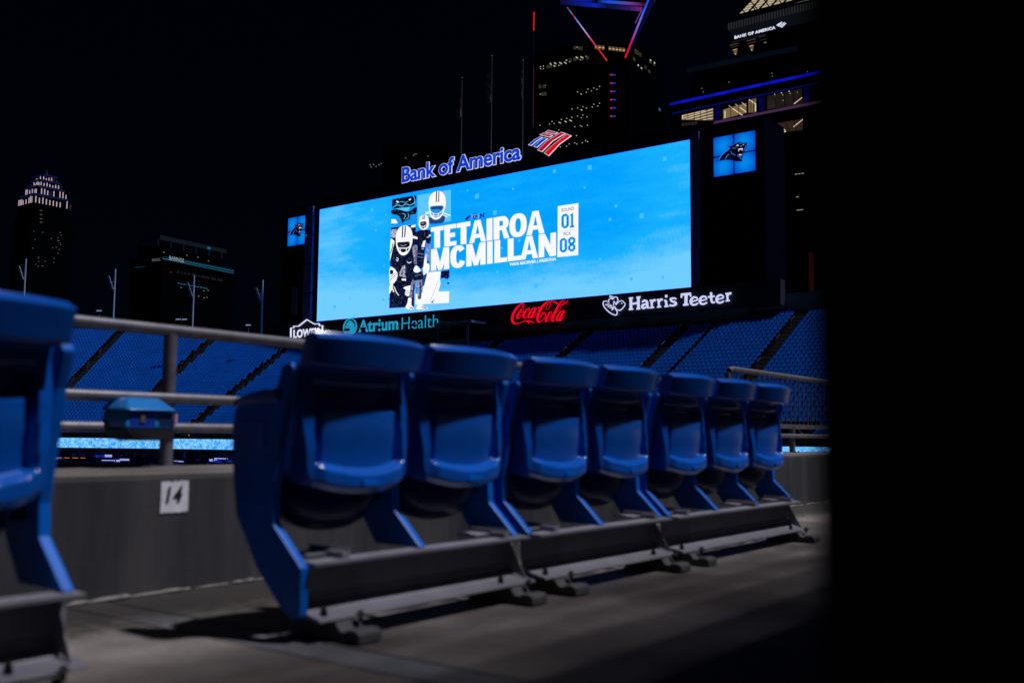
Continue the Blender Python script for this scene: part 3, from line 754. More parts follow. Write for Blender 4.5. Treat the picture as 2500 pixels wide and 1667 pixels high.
items = [
 (P, eB, [(133, 178), (425, 128), (430, 470), (126, 498)], 1),
 (P, eLB, [(440, 132), (838, 66), (838, 300), (838, 440), (440, 490)], 1),
 (P, eN, [(122, 520), (420, 482), (398, 1466), (100, 1482)], 1),
 (P, eG, [(122, 545), (200, 535), (180, 640), (120, 640)], 2),
 (P, eW, [(370, 492), (418, 484), (416, 512), (355, 520)], 2),
 # dark abstract animal close-up reduced to brush strokes
 (P, eK, [(140, 180), (420, 132), (428, 180), (400, 262), (300, 280), (150, 292), (133, 250)], 2),
 (SK, eLB, [(150, 280), (200, 250), (260, 265), (300, 240), (360, 250), (415, 215)], 3, 9),
 (SK, eLB, [(180, 240), (240, 210), (300, 220), (330, 205)], 3, 6), (SK, eLB, [(390, 140), (410, 180), (405, 230)], 3, 7),
 (SK, eW, [(190, 205), (215, 215)], 3, 16), (SK, eW, [(340, 190), (362, 182)], 3, 16),
 (P, eLB, [(190, 290), (350, 270), (330, 320), (250, 318)], 2),
 (Q, eK, [(132, 310), (230, 305), (330, 330), (428, 270), (425, 350), (360, 370), (350, 420), (290, 440), (262, 468), (235, 400), (200, 370), (135, 355)], 3),
 (SK, eLB, [(260, 350), (300, 370), (280, 420)], 4, 7), (SK, eLB, [(330, 350), (340, 390), (300, 425)], 4, 6),
 (P, eW, [(128, 418), (178, 420), (205, 468), (128, 470)], 2),
 # helmet portrait top
 (Q, eN2, [(560, 400), (540, 440), (600, 475), (740, 462), (770, 400), (750, 360), (690, 420), (600, 400)], 2),
 (SK, eW, [(535, 340), (585, 335)], 3, 12), (SK, eW, [(530, 360), (580, 350)], 3, 8), (SK, eW, [(750, 345), (835, 375)], 3, 12), (SK, eW, [(745, 370), (800, 392)], 3, 10),
 (Q, eW, [(578, 265), (580, 190), (610, 120), (670, 87), (730, 92), (770, 140), (782, 220), (778, 270), (760, 330), (720, 400), (660, 425), (610, 400), (585, 330)], 4),
 (P, eN, [(668, 90), (681, 88), (676, 215), (664, 218)], 5), (P, eN, [(697, 88), (708, 88), (703, 215), (692, 215)], 5),
 (Q, eB, [(600, 270), (680, 258), (755, 262), (750, 320), (715, 385), (660, 400), (620, 380), (600, 320)], 5),
 (Q, eN2, [(615, 275), (740, 265), (735, 310), (690, 300), (640, 305), (615, 300)], 6), (SK, eN, [(640, 350), (690, 345)], 6, 8),
 (SK, eW, [(590, 300), (625, 345), (670, 355), (720, 345), (765, 295)], 7, 9), (SK, eW, [(640, 350), (645, 400)], 7, 8), (SK, eW, [(700, 350), (695, 400)], 7, 8), (SK, eW, [(610, 370), (665, 385), (730, 370)], 7, 8),
 # seated player lower left
 (Q, eW, [(118, 668), (150, 665), (166, 695), (148, 760), (128, 850), (112, 900)], 2), (SK, eN, [(150, 700), (140, 760), (118, 830)], 3, 9),
 (Q, eW, [(183, 690), (185, 610), (215, 530), (265, 500), (320, 497), (365, 540), (385, 620), (380, 700), (352, 780), (320, 830), (280, 850), (235, 838), (195, 770)], 3),
 (P, eN, [(262, 505), (276, 503), (268, 640), (255, 640)], 4), (P, eN, [(293, 500), (306, 500), (298, 632), (284, 635)], 4),
 (Q, eK, [(205, 700), (270, 692), (345, 690), (348, 740), (330, 790), (280, 815), (235, 800), (212, 750)], 4),
 (SK, eW, [(200, 760), (240, 765), (320, 765), (358, 740)], 5, 12), (SK, eW, [(235, 765), (245, 815)], 5, 9), (SK, eW, [(315, 765), (308, 815)], 5, 9), (SK, eG, [(245, 725), (275, 740), (310, 722)], 5, 10), (SK, eW, [(196, 686), (365, 672)], 5, 6),
 (SK, eW, [(190, 880), (212, 890), (202, 920), (188, 900)], 3, 7), (SK, eW, [(322, 925), (338, 942), (372, 928)], 3, 9),
 (P, eG, [(262, 975), (298, 970), (292, 1095), (303, 1100), (303, 1118), (225, 1095), (228, 1060)], 3), (P, eN, [(262, 1030), (268, 1085), (245, 1080)], 4), (P, eW, [(252, 1128), (306, 1130), (304, 1155), (255, 1150)], 3),
 (Q, eW, [(110, 1000), (160, 1005), (195, 1050), (205, 1090), (180, 1160), (112, 1200)], 3), (Q, eN, [(118, 1030), (150, 1030), (150, 1070), (118, 1075)], 4), (SK, eN, [(112, 1150), (200, 1070)], 4, 6), (SK, eN, [(112, 1120), (180, 1060)], 4, 5),
 (Q, eW, [(108, 1210), (150, 1200), (130, 1270), (105, 1310)], 3), (SK, eW, [(160, 1220), (190, 1290), (220, 1330)], 3, 10), (SK, eW, [(140, 1240), (160, 1290)], 3, 14),
 (Q, eW, [(270, 1240), (330, 1215), (372, 1222), (362, 1318), (322, 1338), (292, 1312), (300, 1260)], 3), (SK, eN, [(300, 1280), (350, 1280)], 4, 4), (SK, eN, [(300, 1300), (350, 1300)], 4, 4),
 # white torn shape lower right
 (P, eW, [(500, 980), (545, 820), (560, 1055), (722, 1037), (708, 1130), (716, 1190), (690, 1282), (820, 1280), (818, 1418), (415, 1438), (418, 1310), (500, 1300), (520, 1130)], 2),
 (P, eN, [(718, 1038), (824, 1028), (822, 1112), (795, 1138), (762, 1120), (720, 1126)], 2), (Q, eN2, [(795, 1175), (815, 1172), (822, 1188), (800, 1198)], 2),
 (P, eB, [(420, 1225), (500, 1220), (498, 1300), (418, 1310)], 2), (P, eN2, [(500, 1100), (560, 1060), (520, 1220), (495, 1215)], 3), (SK, eN2, [(690, 1150), (640, 1290), (590, 1400)], 3, 3), (P, eB, [(600, 1410), (640, 1375), (625, 1425)], 3),
 # standing player
 (Q, eN, [(400, 600), (450, 562), (500, 545), (560, 545), (608, 572), (603, 700), (572, 720), (550, 705), (530, 850), (512, 1000), (440, 975), (445, 740), (388, 730)], 6),
 (P, eW, [(395, 618), (450, 635), (450, 660), (393, 648)], 7), (P, eW, [(585, 610), (606, 600), (606, 625), (585, 630)], 7), (SK, eW, [(560, 632), (575, 640), (590, 625)], 7, 6),
 (P, eW, [(520, 680), (548, 672), (532, 755), (495, 750), (500, 735)], 7), (P, eG, [(500, 765), (528, 768), (526, 780), (498, 780)], 7), (SK, eG, [(455, 830), (520, 840)], 7, 5), (SK, eG, [(452, 870), (518, 880)], 7, 5),
 (Q, eSk, [(388, 740), (446, 745), (440, 860), (436, 950), (412, 962), (395, 850)], 6), (SK, eG, [(405, 780), (420, 900)], 7, 10), (SK, eN, [(432, 780), (432, 920)], 7, 8),
 (Q, eSk, [(560, 722), (596, 720), (588, 830), (584, 930), (562, 930), (556, 820)], 6), (SK, eG, [(578, 760), (570, 900)], 7, 8), (SK, eN, [(562, 930), (588, 932)], 7, 20), (SK, eN, [(415, 965), (440, 960)], 7, 20),
 (Q, eW, [(402, 1035), (430, 975), (470, 1000), (487, 1040), (440, 1060)], 8), (Q, eW, [(560, 960), (590, 962), (592, 1030), (562, 1062), (540, 1020)], 8),
 (Q, eN, [(405, 1040), (450, 1050), (500, 1040), (517, 1130), (445, 1150), (400, 1145)], 7), (SK, eG, [(420, 1100), (500, 1080)], 8, 4),
 (Q, eSk, [(385, 1150), (432, 1150), (412, 1280), (375, 1372), (348, 1362), (362, 1250)], 6), (SK, eN, [(412, 1190), (392, 1330)], 7, 14),
 (Q, eSk, [(445, 1150), (502, 1142), (498, 1270), (488, 1382), (455, 1382), (446, 1270)], 6), (SK, eN, [(488, 1180), (480, 1370)], 7, 12), (SK, eG, [(460, 1180), (462, 1340)], 7, 8),
 (Q, eW, [(342, 1362), (380, 1370), (378, 1440), (412, 1488), (370, 1500), (308, 1478), (330, 1420)], 8), (Q, eW, [(450, 1385), (515, 1382), (512, 1450), (578, 1480), (560, 1490), (440, 1498), (452, 1440)], 8),
 (SK, eK, [(360, 1475), (405, 1488)], 9, 10), (SK, eK, [(505, 1470), (560, 1482)], 9, 10),
 (Q, eW, [(470, 470), (480, 400), (525, 372), (575, 390), (590, 450), (580, 520), (540, 548), (500, 545), (472, 510)], 9),
 (P, eN, [(515, 378), (524, 376), (522, 425), (512, 427)], 10), (P, eN, [(533, 376), (542, 378), (538, 425), (528, 425)], 10),
 (Q, eK, [(488, 460), (525, 450), (556, 452), (556, 510), (520, 535), (495, 515)], 10), (SK, eW, [(485, 500), (520, 510), (560, 495)], 11, 8), (SK, eG, [(505, 475), (540, 472)], 11, 9), (SK, eW, [(510, 505), (512, 535)], 11, 6), (SK, eW, [(538, 505), (535, 533)], 11, 6),
]
art(pA, items, board, 'printed_shape')
pB = Plate(XB, 920, 440, .2381)
def headline(chars, ext, b0, t0, x0, sb_, st_):
    """heavy grotesque capitals drawn as polygons; fractions across each letter, v 0 (base) .. 1 (cap height)"""
    for ch, (xl, xr) in zip(chars, ext):
        w_ = xr - xl; sw = 60 / w_
        mb = MB(); cnt = [0]
        def P(pts):
            cnt[0] += 1
            px_ = []
            for fx, v in pts:
                x = xl + fx * w_; yb = b0 + sb_ * (x - x0); yt = t0 + st_ * (x - x0); px_.append((x, yb + (yt - yb) * v))
            pB.poly(mb, px_, .06 + .002 * cnt[0])
        H = .24
        if ch == 'T': P([(0, .79), (1, .79), (1, 1), (0, 1)]); P([(.5 - sw / 2, 0), (.5 + sw / 2, 0), (.5 + sw / 2, .8), (.5 - sw / 2, .8)])
        elif ch == 'E': P([(0, 0), (sw, 0), (sw, 1), (0, 1)]); P([(0, 0), (1, 0), (1, .2), (0, .2)]); P([(0, .8), (.97, .8), (.97, 1), (0, 1)]); P([(0, .4), (.88, .4), (.88, .6), (0, .6)])
        elif ch == 'I': P([(0, 0), (1, 0), (1, 1), (0, 1)])
        elif ch == 'L': P([(0, 0), (sw, 0), (sw, 1), (0, 1)]); P([(0, 0), (1, 0), (1, .2), (0, .2)])
        elif ch == 'A': P([(0, 0), (.30, 0), (.55, 1), (.33, 1)]); P([(1, 0), (.70, 0), (.45, 1), (.67, 1)]); P([(.2, .2), (.8, .2), (.74, .38), (.26, .38)])
        elif ch == 'N': P([(0, 0), (sw * .95, 0), (sw * .95, 1), (0, 1)]); P([(1 - sw * .95, 0), (1, 0), (1, 1), (1 - sw * .95, 1)]); P([(0, 1), (.36, 1), (1, 0), (.64, 0)])
        elif ch == 'M': P([(0, 0), (sw * .9, 0), (sw * .9, 1), (0, 1)]); P([(1 - sw * .9, 0), (1, 0), (1, 1), (1 - sw * .9, 1)]); P([(0, 1), (.31, 1), (.60, 0), (.40, 0)]); P([(1, 1), (.69, 1), (.40, 0), (.60, 0)])
        elif ch in 'OC':
            n_ = 40; rng = range(n_) if ch == 'O' else range(4, 37)
            E = lambda t, ax, ay: (.5 + ax * math.copysign(abs(math.cos(t)) ** .85, math.cos(t)), .5 + ay * math.copysign(abs(math.sin(t)) ** .85, math.sin(t)))
            for i in rng:
                t0_, t1_ = 2 * math.pi * i / n_, 2 * math.pi * (i + 1) / n_
                P([E(t0_, .5, .515), E(t1_, .5, .515), E(t1_, .5 - sw, .515 - .21), E(t0_, .5 - sw, .515 - .21)]); cnt[0] = 0
        elif ch == 'R':
            P([(0, 0), (sw, 0), (sw, 1), (0, 1)]); P([(.52, .45), (.80, .42), (1, 0), (.66, 0)])
            n_ = 14
            for i in range(n_):
                t0_, t1_ = -math.pi / 2 + math.pi * i / n_, -math.pi / 2 + math.pi * (i + 1) / n_
                f = lambda t, a_, b_: (.58 + a_ * math.cos(t), .695 + b_ * math.sin(t)); P([f(t0_, .38, .305), f(t1_, .38, .305), f(t1_, .38 - sw, .11), f(t0_, .38 - sw, .11)]); cnt[0] = 2
            P([(0, .8), (.59, .805), (.59, 1), (0, 1)]); P([(0, .39), (.59, .39), (.59, .585), (0, .585)])
        mb.build('headline_letter', eW, board)
headline('TETAIROA', [(556, 688), (694, 820), (822, 962), (950, 1122), (1128, 1188), (1200, 1362), (1362, 1540), (1536, 1722)], 703, 487, 556, -.137, -.158)
headline('MCMILLAN', [(558, 745), (756, 915), (920, 1118), (1133, 1190), (1208, 1338), (1345, 1482), (1474, 1656), (1662, 1840)], 931, 711, 558, -.123, -.137)
text_on('caption', 'WIDE RECEIVER | ARIZONA', rectmap(pB, 1362, 889, 850, 1842, .06), eW, board, bold=.03, spacing=.95)
mb = MB(); pB.poly(mb, [(1857, 268), (2068, 236), (2066, 768), (1853, 790)], .03); mb.build('pick_card', eW, board)
eNt = emit('led_text_navy', srgb(15, 25, 70)); eCB = emit('led_card_blue', srgb(0, 150, 240))
text_on('card_text', 'ROUND', rectmap(pB, 1897, 328, 293, 2025, .06), eNt, board)
text_on('card_text', 'PICK', rectmap(pB, 1917, 573, 537, 1995, .06), eNt, board)
mb = MB(); pB.stroke(mb, [(1880, 528), (2035, 505)], 3, .06); mb.build('card_rule', eG, board)
pC = Plate(XB, 1260, 480, .1148)
mb = MB()
def ring0(x0, y0, x1, y1, w_, sk):      # block zero: octagon ring drawn with straight strokes
    c = 30; f = lambda x, y: (x, y + (x - x0) * sk)
    pts = [f(x0 + w_ / 2, y0 + c + w_ / 2), f(x0 + c + w_ / 2, y0 + w_ / 2), f(x1 - c - w_ / 2, y0 + w_ / 2), f(x1 - w_ / 2, y0 + c + w_ / 2), f(x1 - w_ / 2, y1 - c - w_ / 2), f(x1 - c - w_ / 2, y1 - w_ / 2), f(x0 + c + w_ / 2, y1 - w_ / 2), f(x0 + w_ / 2, y1 - c - w_ / 2)]
    pC.stroke(mb, pts, w_, .06, closed=True, smooth=False)
ring0(968, 378, 1130, 690, 56, -.13)
pC.poly(mb, [(1150, 395), (1190, 362), (1222, 350), (1222, 612), (1240, 610), (1240, 658), (1150, 668), (1150, 622), (1172, 618), (1172, 410), (1150, 412)], .06)
ring0(932, 893, 1092, 1203, 56, -.13)
ring0(1110, 868, 1270, 1035, 54, -.12); ring0(1110, 1010, 1270, 1180, 54, -.12)
mb.build('card_number', eCB, board)['kind'] = 'stuff'
items = [(Q, eN, [(905, 405), (925, 378), (962, 360), (958, 380), (945, 392), (938, 410)], 2), (P, eN, [(990, 352), (1008, 345), (1028, 348), (1028, 385), (1009, 405), (990, 390)], 2), (SK, eG, [(978, 350), (976, 408)], 2, 3), (SK, eG, [(1046, 342), (1044, 400)], 2, 3), (SK, eW, [(996, 362), (1022, 358)], 3, 4), (SK, eW, [(1004, 372), (1014, 390)], 3, 4),
         (SK, eN, [(1068, 348), (1068, 388)], 2, 12), (SK, eN, [(1100, 342), (1100, 382)], 2, 12), (SK, eN, [(1066, 350), (1102, 382)], 2, 12), (SK, eN, [(1058, 350), (1078, 347)], 2, 7), (SK, eN, [(1058, 388), (1078, 385)], 2, 7), (SK, eN, [(1090, 343), (1110, 340)], 2, 7), (SK, eN, [(1090, 382), (1110, 380)], 2, 7)]
art(pB, items, board, 'small_logo')
# scattered pale squares on the picture
random.seed(4); mb = MB()
for i in range(46):
    y = random.uniform(YR + 1, YL - 18) if i % 4 else random.uniform(YL - 18, YL - 2); z = random.uniform(ZBm + .6, ZTm - .6); r_ = random.uniform(.12, .34)
    MB().box(XB - .02, XB - .012, y - r_, y + r_, z - r_, z + r_).build('picture_square', bpy.data.materials.get('led_square') or emit('led_square', srgb(70, 190, 255)), board)

# ------------------------------------------------------------------ signs above and below the board
eBlue = emit('sign_blue', srgb(10, 60, 205)); eRed = emit('sign_red', srgb(225, 10, 20)); eRedD = emit('sign_dark_red', srgb(190, 12, 36)); eWs = emit('sign_white', srgb(225, 228, 255)); eTeal = emit('sign_teal', srgb(35, 150, 190)); eCoke = emit('sign_script_red', srgb(240, 5, 40)); eHT = emit('sign_pale_lilac', srgb(205, 210, 250))
SIDE = mat('sign_return_dark', (.01, .01, .02), .6)
XS = 103.2
sg = empty('rooftop_sign', (XS, 80, 34)); tag(sg, 'blue channel letters with white outline reading Bank of America above the screen', 'sign')
pD = Plate(XS, 970, 300, .1871)
def condensed(u): return u
# letter by letter so that each one is a piece of its own
def letters(body, pl, xl, yb, yt, xr, off, depth, m, parent, bold, spacing, name='letter', mo=None, bo=0, skip=' '):
    a = pl.p(xl, yb); b = pl.p(xl, yt); c = pl.p(xr, yb); X = pl.X - off
    c_ = bpy.data.curves.new('t', 'FONT'); c_.body = body; c_.size = 1; c_.space_character = spacing
    full = text_mesh(body, bold, spacing); xs_ = [v.co.x for v in full.vertices]; ys_ = [v.co.y for v in full.vertices]
    X0, X1, Y0, Y1 = min(xs_), max(xs_), min(ys_), max(ys_); bpy.data.curves.remove(c_)
    f = lambda co, dz: (X - depth * (co.z) - dz, a[0] + (c[0] - a[0]) * (co.x - X0) / (X1 - X0), a[1] + (b[1] - a[1]) * (co.y - Y0) / (Y1 - Y0))
    for (mm, bb, dz, nm) in (((mo, bo, 0, 'letter_outline'),) if mo else ()) + ((m, bold, .03, name),):
        me = text_mesh(body, bb, spacing, .5)
        bm = bmesh.new(); bm.from_mesh(me)
        # split into islands, merge islands that overlap horizontally a lot (dots of i)
        seen = set(); isl = []
        for v in bm.verts:
            if v in seen: continue
            st = [v]; comp = []
            seen.add(v)
            while st:
                q = st.pop(); comp.append(q)
                for e in q.link_edges:
                    o_ = e.other_vert(q)
                    if o_ not in seen: seen.add(o_); st.append(o_)
            isl.append(comp)
        grp = []
        for comp in sorted(isl, key=lambda c: -len(c)):
            x0 = min(v.co.x for v in comp); x1 = max(v.co.x for v in comp)
            for g_ in grp:
                if x0 >= g_[0] - .01 and x1 <= g_[1] + .01 or (g_[0] >= x0 - .01 and g_[1] <= x1 + .01): g_[2].extend(comp); g_[0] = min(g_[0], x0); g_[1] = max(g_[1], x1); break
            else: grp.append([x0, x1, list(comp)])
        grp.sort(key=lambda q: q[0])
        for x0, x1, comp in grp:
            idx = {v: i for i, v in enumerate(comp)}; fs = []
            ss_ = set(comp); done = set()
            for v in comp:
                for fc in v.link_faces:
                    if fc not in done: done.add(fc); fs.append(tuple(idx[q] for q in fc.verts))
            mb = MB(); mb.add([f(v.co, dz) for v in comp], fs); mb.build(nm, mm, parent)
        bm.free()
letters('Bank of America', pD, 62, 788, 585, 1610, .0, .10, eBlue, sg, .028, .98, mo=eWs, bo=.045)
flagq = [(eRedD, [(1922, 125), (1970, 97), (2100, 128), (2055, 152)]), (eRedD, [(1855, 160), (1897, 133), (2032, 163), (1990, 192)]),
         (eBlue, [(1705, 290), (1778, 225), (1855, 182), (1900, 190), (1820, 240), (1748, 302)]), (eBlue, [(1775, 312), (1850, 240), (1915, 195), (1968, 205), (1890, 265), (1822, 325)]),
         (eRedD, [(1825, 357), (1960, 230), (2140, 120), (2200, 138), (2030, 240), (1888, 382)]), (eRed, [(1912, 395), (2040, 275), (2215, 145), (2275, 170), (2120, 280), (1975, 435)])]
for m_, q in flagq:
    mb = MB(); pD.poly(mb, q, .0, .08); mb.build('emblem_outline', eWs, sg)
    # inset copy
    n_ = len(q); inn = []
    for i in range(n_):
        p0, p1, p2 = Vector(q[i - 1]), Vector(q[i]), Vector(q[(i + 1) % n_])
        d1 = (p1 - p0).normalized(); d2 = (p2 - p1).normalized()
        n1 = Vector((-d1.y, d1.x)); n2 = Vector((-d2.y, d2.x)); bis = (n1 + n2)
        area = sum(q[k][0] * q[(k + 1) % n_][1] - q[(k + 1) % n_][0] * q[k][1] for k in range(n_))
        sgn = 1 if area > 0 else -1
        bis = bis.normalized() * min(18, 5.0 / max(.28, math.cos(n1.angle(n2) / 2)))
        inn.append(tuple(p1 + bis * sgn))
    mb = MB(); pD.poly(mb, inn, .03); mb.build('emblem_stripe', m_, sg)
# struts behind the rooftop letters
mb = MB()
for i in range(9):
    mb = MB(); yy = onx(985 + i * 45, 400, XS).y; mb.bar((XS + .8, yy, zt_out - .3), (XS + .8, yy, zt_out + 2.0), .12); mb.build('sign_strut', HOUS, sg)

pE = Plate(XF, 690, 740, .2126)
sl = empty('hardware_store_sign', (XF, 112, 15)); tag(sl, "white outlined gabled sign reading LOWE'S at the left end of the board", 'sign')
mb = MB(); pE.stroke(mb, [(100, 470), (104, 285), (135, 285), (135, 266), (190, 266), (287, 190), (375, 242), (430, 236), (430, 262), (466, 256), (460, 440), (290, 458), (100, 470)], 9, .25, .2, smooth=False)
mb.build('outline', eWs, sl)
letters("LOWE'S", pE, 138, 405, 305, 440, .25, .05, eWs, sl, .04, 1.1)
sa = empty('health_sign', (XF, 100, 15)); tag(sa, 'teal sign with a leaf circle reading Atrium Health under the screen', 'sign')
mb = MB()
pts = [(782 + 72 * math.cos(t), 275 + 92 * math.sin(t) - 10 * math.cos(t)) for t in [i * math.pi / 12 for i in range(24)]]
pE.stroke(mb, pts, 8, .25, .2, closed=True); mb.build('ring', eTeal, sa)
for sgn in (-1, 1):
    for k_, (yy, hw) in enumerate(((232, 26), (255, 40), (283, 50), (311, 52), (338, 45))):
        mb = MB(); x0 = 782 + 3 * sgn; x1 = 782 + hw * sgn
        dy = -hw * .55
        pE.poly(mb, [(x0, yy), (x1, yy + dy - 3 * sgn), (x1, yy + dy + 16 - 3 * sgn), (x0, yy + 20)], .25, .2); mb.build('leaf', eTeal, sa)
mb = MB(); pE.poly(mb, [(782, 200), (800, 213), (782, 226), (764, 216)], .25, .2); mb.build('leaf', eTeal, sa)
letters('Atrium', pE, 886, 342, 198, 1340, .25, .05, eTeal, sa, .022, 1.02)
letters('Health', pE, 1382, 306, 168, 1800, .25, .05, eTeal, sa, -.014, 1.0)

sc_ = empty('script_sign', (XF, 80, 15)); tag(sc_, 'red script sign reading Coca-Cola under the middle of the screen', 'sign')
pF = Plate(XF, 1220, 720, .0893)
def word(pl, strokes, m, parent, off=.25, th=.06, name='letter', n=7, k=1.0):
    for grp in strokes:
        mb = MB()
        for st in grp: pl.stroke(mb, [(q[0], q[1], q[2] * k) for q in st], 20, off, th, n=n)
        mb.build(name, m, parent)
word(pF, [
 [[(640, 345, 14), (662, 318, 44), (688, 275, 26), (672, 246, 24), (625, 250, 34), (545, 305, 56), (455, 420, 68), (392, 540, 74), (370, 660, 76), (395, 755, 72), (455, 795, 44), (540, 780, 24), (640, 740, 18), (730, 712, 28), (815, 725, 62), (900, 730, 40), (950, 755, 22), (985, 780, 6)], [(815, 720, 60), (815, 760, 34), (818, 802, 4)]],
 [[(655, 385, 22), (605, 425, 44), (545, 520, 62), (508, 610, 62), (520, 650, 44), (570, 625, 22), (635, 540, 14), (678, 445, 14), (655, 385, 22)], [(612, 470, 12), (650, 490, 12), (700, 470, 12)]],
 [[(808, 450, 14), (830, 415, 36), (838, 380, 24), (800, 375, 26), (740, 430, 48), (690, 540, 64), (680, 610, 56), (710, 635, 36), (770, 595, 18), (830, 530, 12)]],
 [[(1000, 365, 20), (950, 362, 24), (890, 430, 46), (835, 540, 60), (815, 615, 48), (850, 620, 26), (920, 540, 14), (985, 420, 14)], [(1020, 350, 56), (985, 430, 62), (925, 550, 62), (895, 615, 50), (935, 618, 26), (985, 560, 14), (1024, 490, 10)]],
 [[(1075, 358, 50), (1130, 352, 50)]],
 [[(1322, 405, 10), (1296, 385, 14), (1300, 330, 12), (1345, 255, 12), (1400, 205, 14), (1425, 215, 14), (1410, 290, 12), (1365, 375, 12), (1322, 405, 10)], [(1415, 190, 14), (1350, 192, 36), (1260, 250, 60), (1160, 375, 74), (1090, 510, 80), (1062, 640, 82), (1080, 730, 62), (1130, 745, 34), (1200, 700, 18), (1262, 600, 14), (1282, 520, 16), (1255, 482, 28), (1205, 510, 46), (1165, 580, 30), (1142, 640, 6)], [(1400, 190, 10), (1470, 178, 28), (1540, 200, 56), (1610, 245, 60)]],
 [[(1435, 460, 22), (1385, 500, 44), (1325, 600, 62), (1285, 690, 62), (1297, 730, 44), (1345, 705, 22), (1410, 620, 14), (1455, 520, 14), (1435, 460, 22)], [(1395, 545, 12), (1440, 560, 12), (1490, 530, 12)]],
 [[(1770, 215, 10), (1788, 180, 20), (1770, 150, 16), (1725, 175, 34), (1650, 270, 56), (1570, 420, 68), (1490, 590, 72), (1460, 690, 62), (1490, 722, 36), (1540, 690, 14)], [(1722, 300, 8), (1690, 370, 9), (1630, 450, 9), (1560, 520, 9)], [(1700, 285, 34), (1760, 262, 36), (1840, 215, 30), (1880, 180, 16), (1905, 145, 4)]],
 [[(1780, 445, 20), (1725, 440, 24), (1665, 510, 46), (1600, 620, 60), (1575, 695, 48), (1610, 700, 26), (1680, 620, 14), (1750, 500, 14)], [(1790, 432, 56), (1750, 510, 62), (1690, 630, 62), (1655, 700, 50), (1695, 705, 26), (1745, 650, 14), (1786, 575, 10)]],
], eCoke, sc_, k=.84)

sh = empty('grocer_sign', (XF, 60, 15)); tag(sh, 'white slab-letter sign with a bird emblem under the right end of the screen', 'sign')
pG = Plate(XF, 1460, 690, .1871)
def rr(x, y): return [[(x + 10, y - 52, 24), (x + 20, y + 38, 26)], [(x - 10, y - 50, 20), (x + 20, y - 54, 20)], [(x - 8, y + 44, 18), (x + 46, y + 38, 18)], [(x + 20, y - 20, 20), (x + 40, y - 55, 24), (x + 66, y - 52, 30)]]
def ee(x, y): return [[(x - 38, y + 10, 16), (x + 10, y - 2, 18), (x + 44, y - 16, 16), (x + 30, y - 44, 22), (x - 4, y - 48, 24), (x - 34, y - 22, 30), (x - 42, y + 18, 32), (x - 20, y + 48, 26), (x + 20, y + 46, 22), (x + 52, y + 26, 16)]]
word(pG, [
 [[(440, 208, 34), (442, 348, 34)], [(538, 196, 34), (540, 340, 34)], [(444, 280, 26), (538, 268, 26)], [(416, 208, 22), (468, 202, 22)], [(514, 196, 22), (566, 190, 22)], [(414, 352, 22), (470, 346, 22)], [(514, 346, 22), (562, 340, 22)]],
 [[(588, 256, 18), (618, 236, 26), (648, 250, 30), (656, 300, 30), (660, 328, 24), (684, 328, 16)], [(652, 285, 18), (610, 288, 26), (588, 314, 30), (608, 338, 24), (650, 312, 18)]],
 rr(698, 287), rr(790, 278),
 [[(898, 236, 28), (906, 308, 28)], [(876, 238, 20), (902, 234, 20)], [(878, 314, 20), (932, 308, 20)], [(888, 180, 34), (916, 178, 34)]],
 [[(1034, 216, 22), (1000, 205, 20), (962, 216, 26), (975, 244, 28), (1016, 258, 30), (1028, 284, 28), (990, 302, 24), (945, 296, 28)]],
 [[(1094, 160, 30), (1224, 146, 30)], [(1162, 160, 38), (1158, 286, 38)], [(1102, 165, 22), (1100, 202, 18)], [(1216, 150, 22), (1222, 186, 18)], [(1122, 294, 24), (1192, 286, 24)]],
 ee(1266, 242), ee(1384, 232),
 [[(1488, 130, 28), (1492, 230, 28), (1508, 262, 24), (1540, 254, 16)], [(1446, 190, 22), (1534, 180, 22)]],
 ee(1602, 214), rr(1684, 198),
], eHT, sh)
word(pG, [[[(160, 262, 8), (120, 244, 10), (86, 250, 10), (82, 290, 12), (110, 340, 12), (170, 395, 14), (235, 425, 14), (262, 408, 12), (256, 365, 10), (232, 345, 8)]],
 [[(246, 292, 9), (280, 255, 10), (325, 238, 10), (352, 262, 10), (366, 288, 10), (330, 340, 12), (290, 364, 14), (250, 348, 12), (236, 322, 9)]],
 [[(150, 262, 9), (152, 228, 10), (180, 208, 10), (205, 220, 9), (225, 192, 10), (258, 194, 11), (272, 225, 11), (262, 258, 10), (242, 288, 9)]],
 [[(245, 290, 8), (222, 245, 8), (212, 320, 8), (195, 362, 8), (238, 312, 8)]], [[(110, 290, 8), (150, 282, 9), (196, 310, 8), (140, 300, 8), (112, 292, 7)]], [[(140, 322, 8), (170, 308, 9), (200, 334, 8), (160, 330, 8)]], [[(165, 178, 8), (180, 172, 10), (192, 190, 8), (172, 196, 8), (165, 178, 8)]], [[(198, 222, 7), (208, 178, 7)]], [[(314, 272, 12), (328, 276, 12)]]], eHT, sh, name='emblem_line')

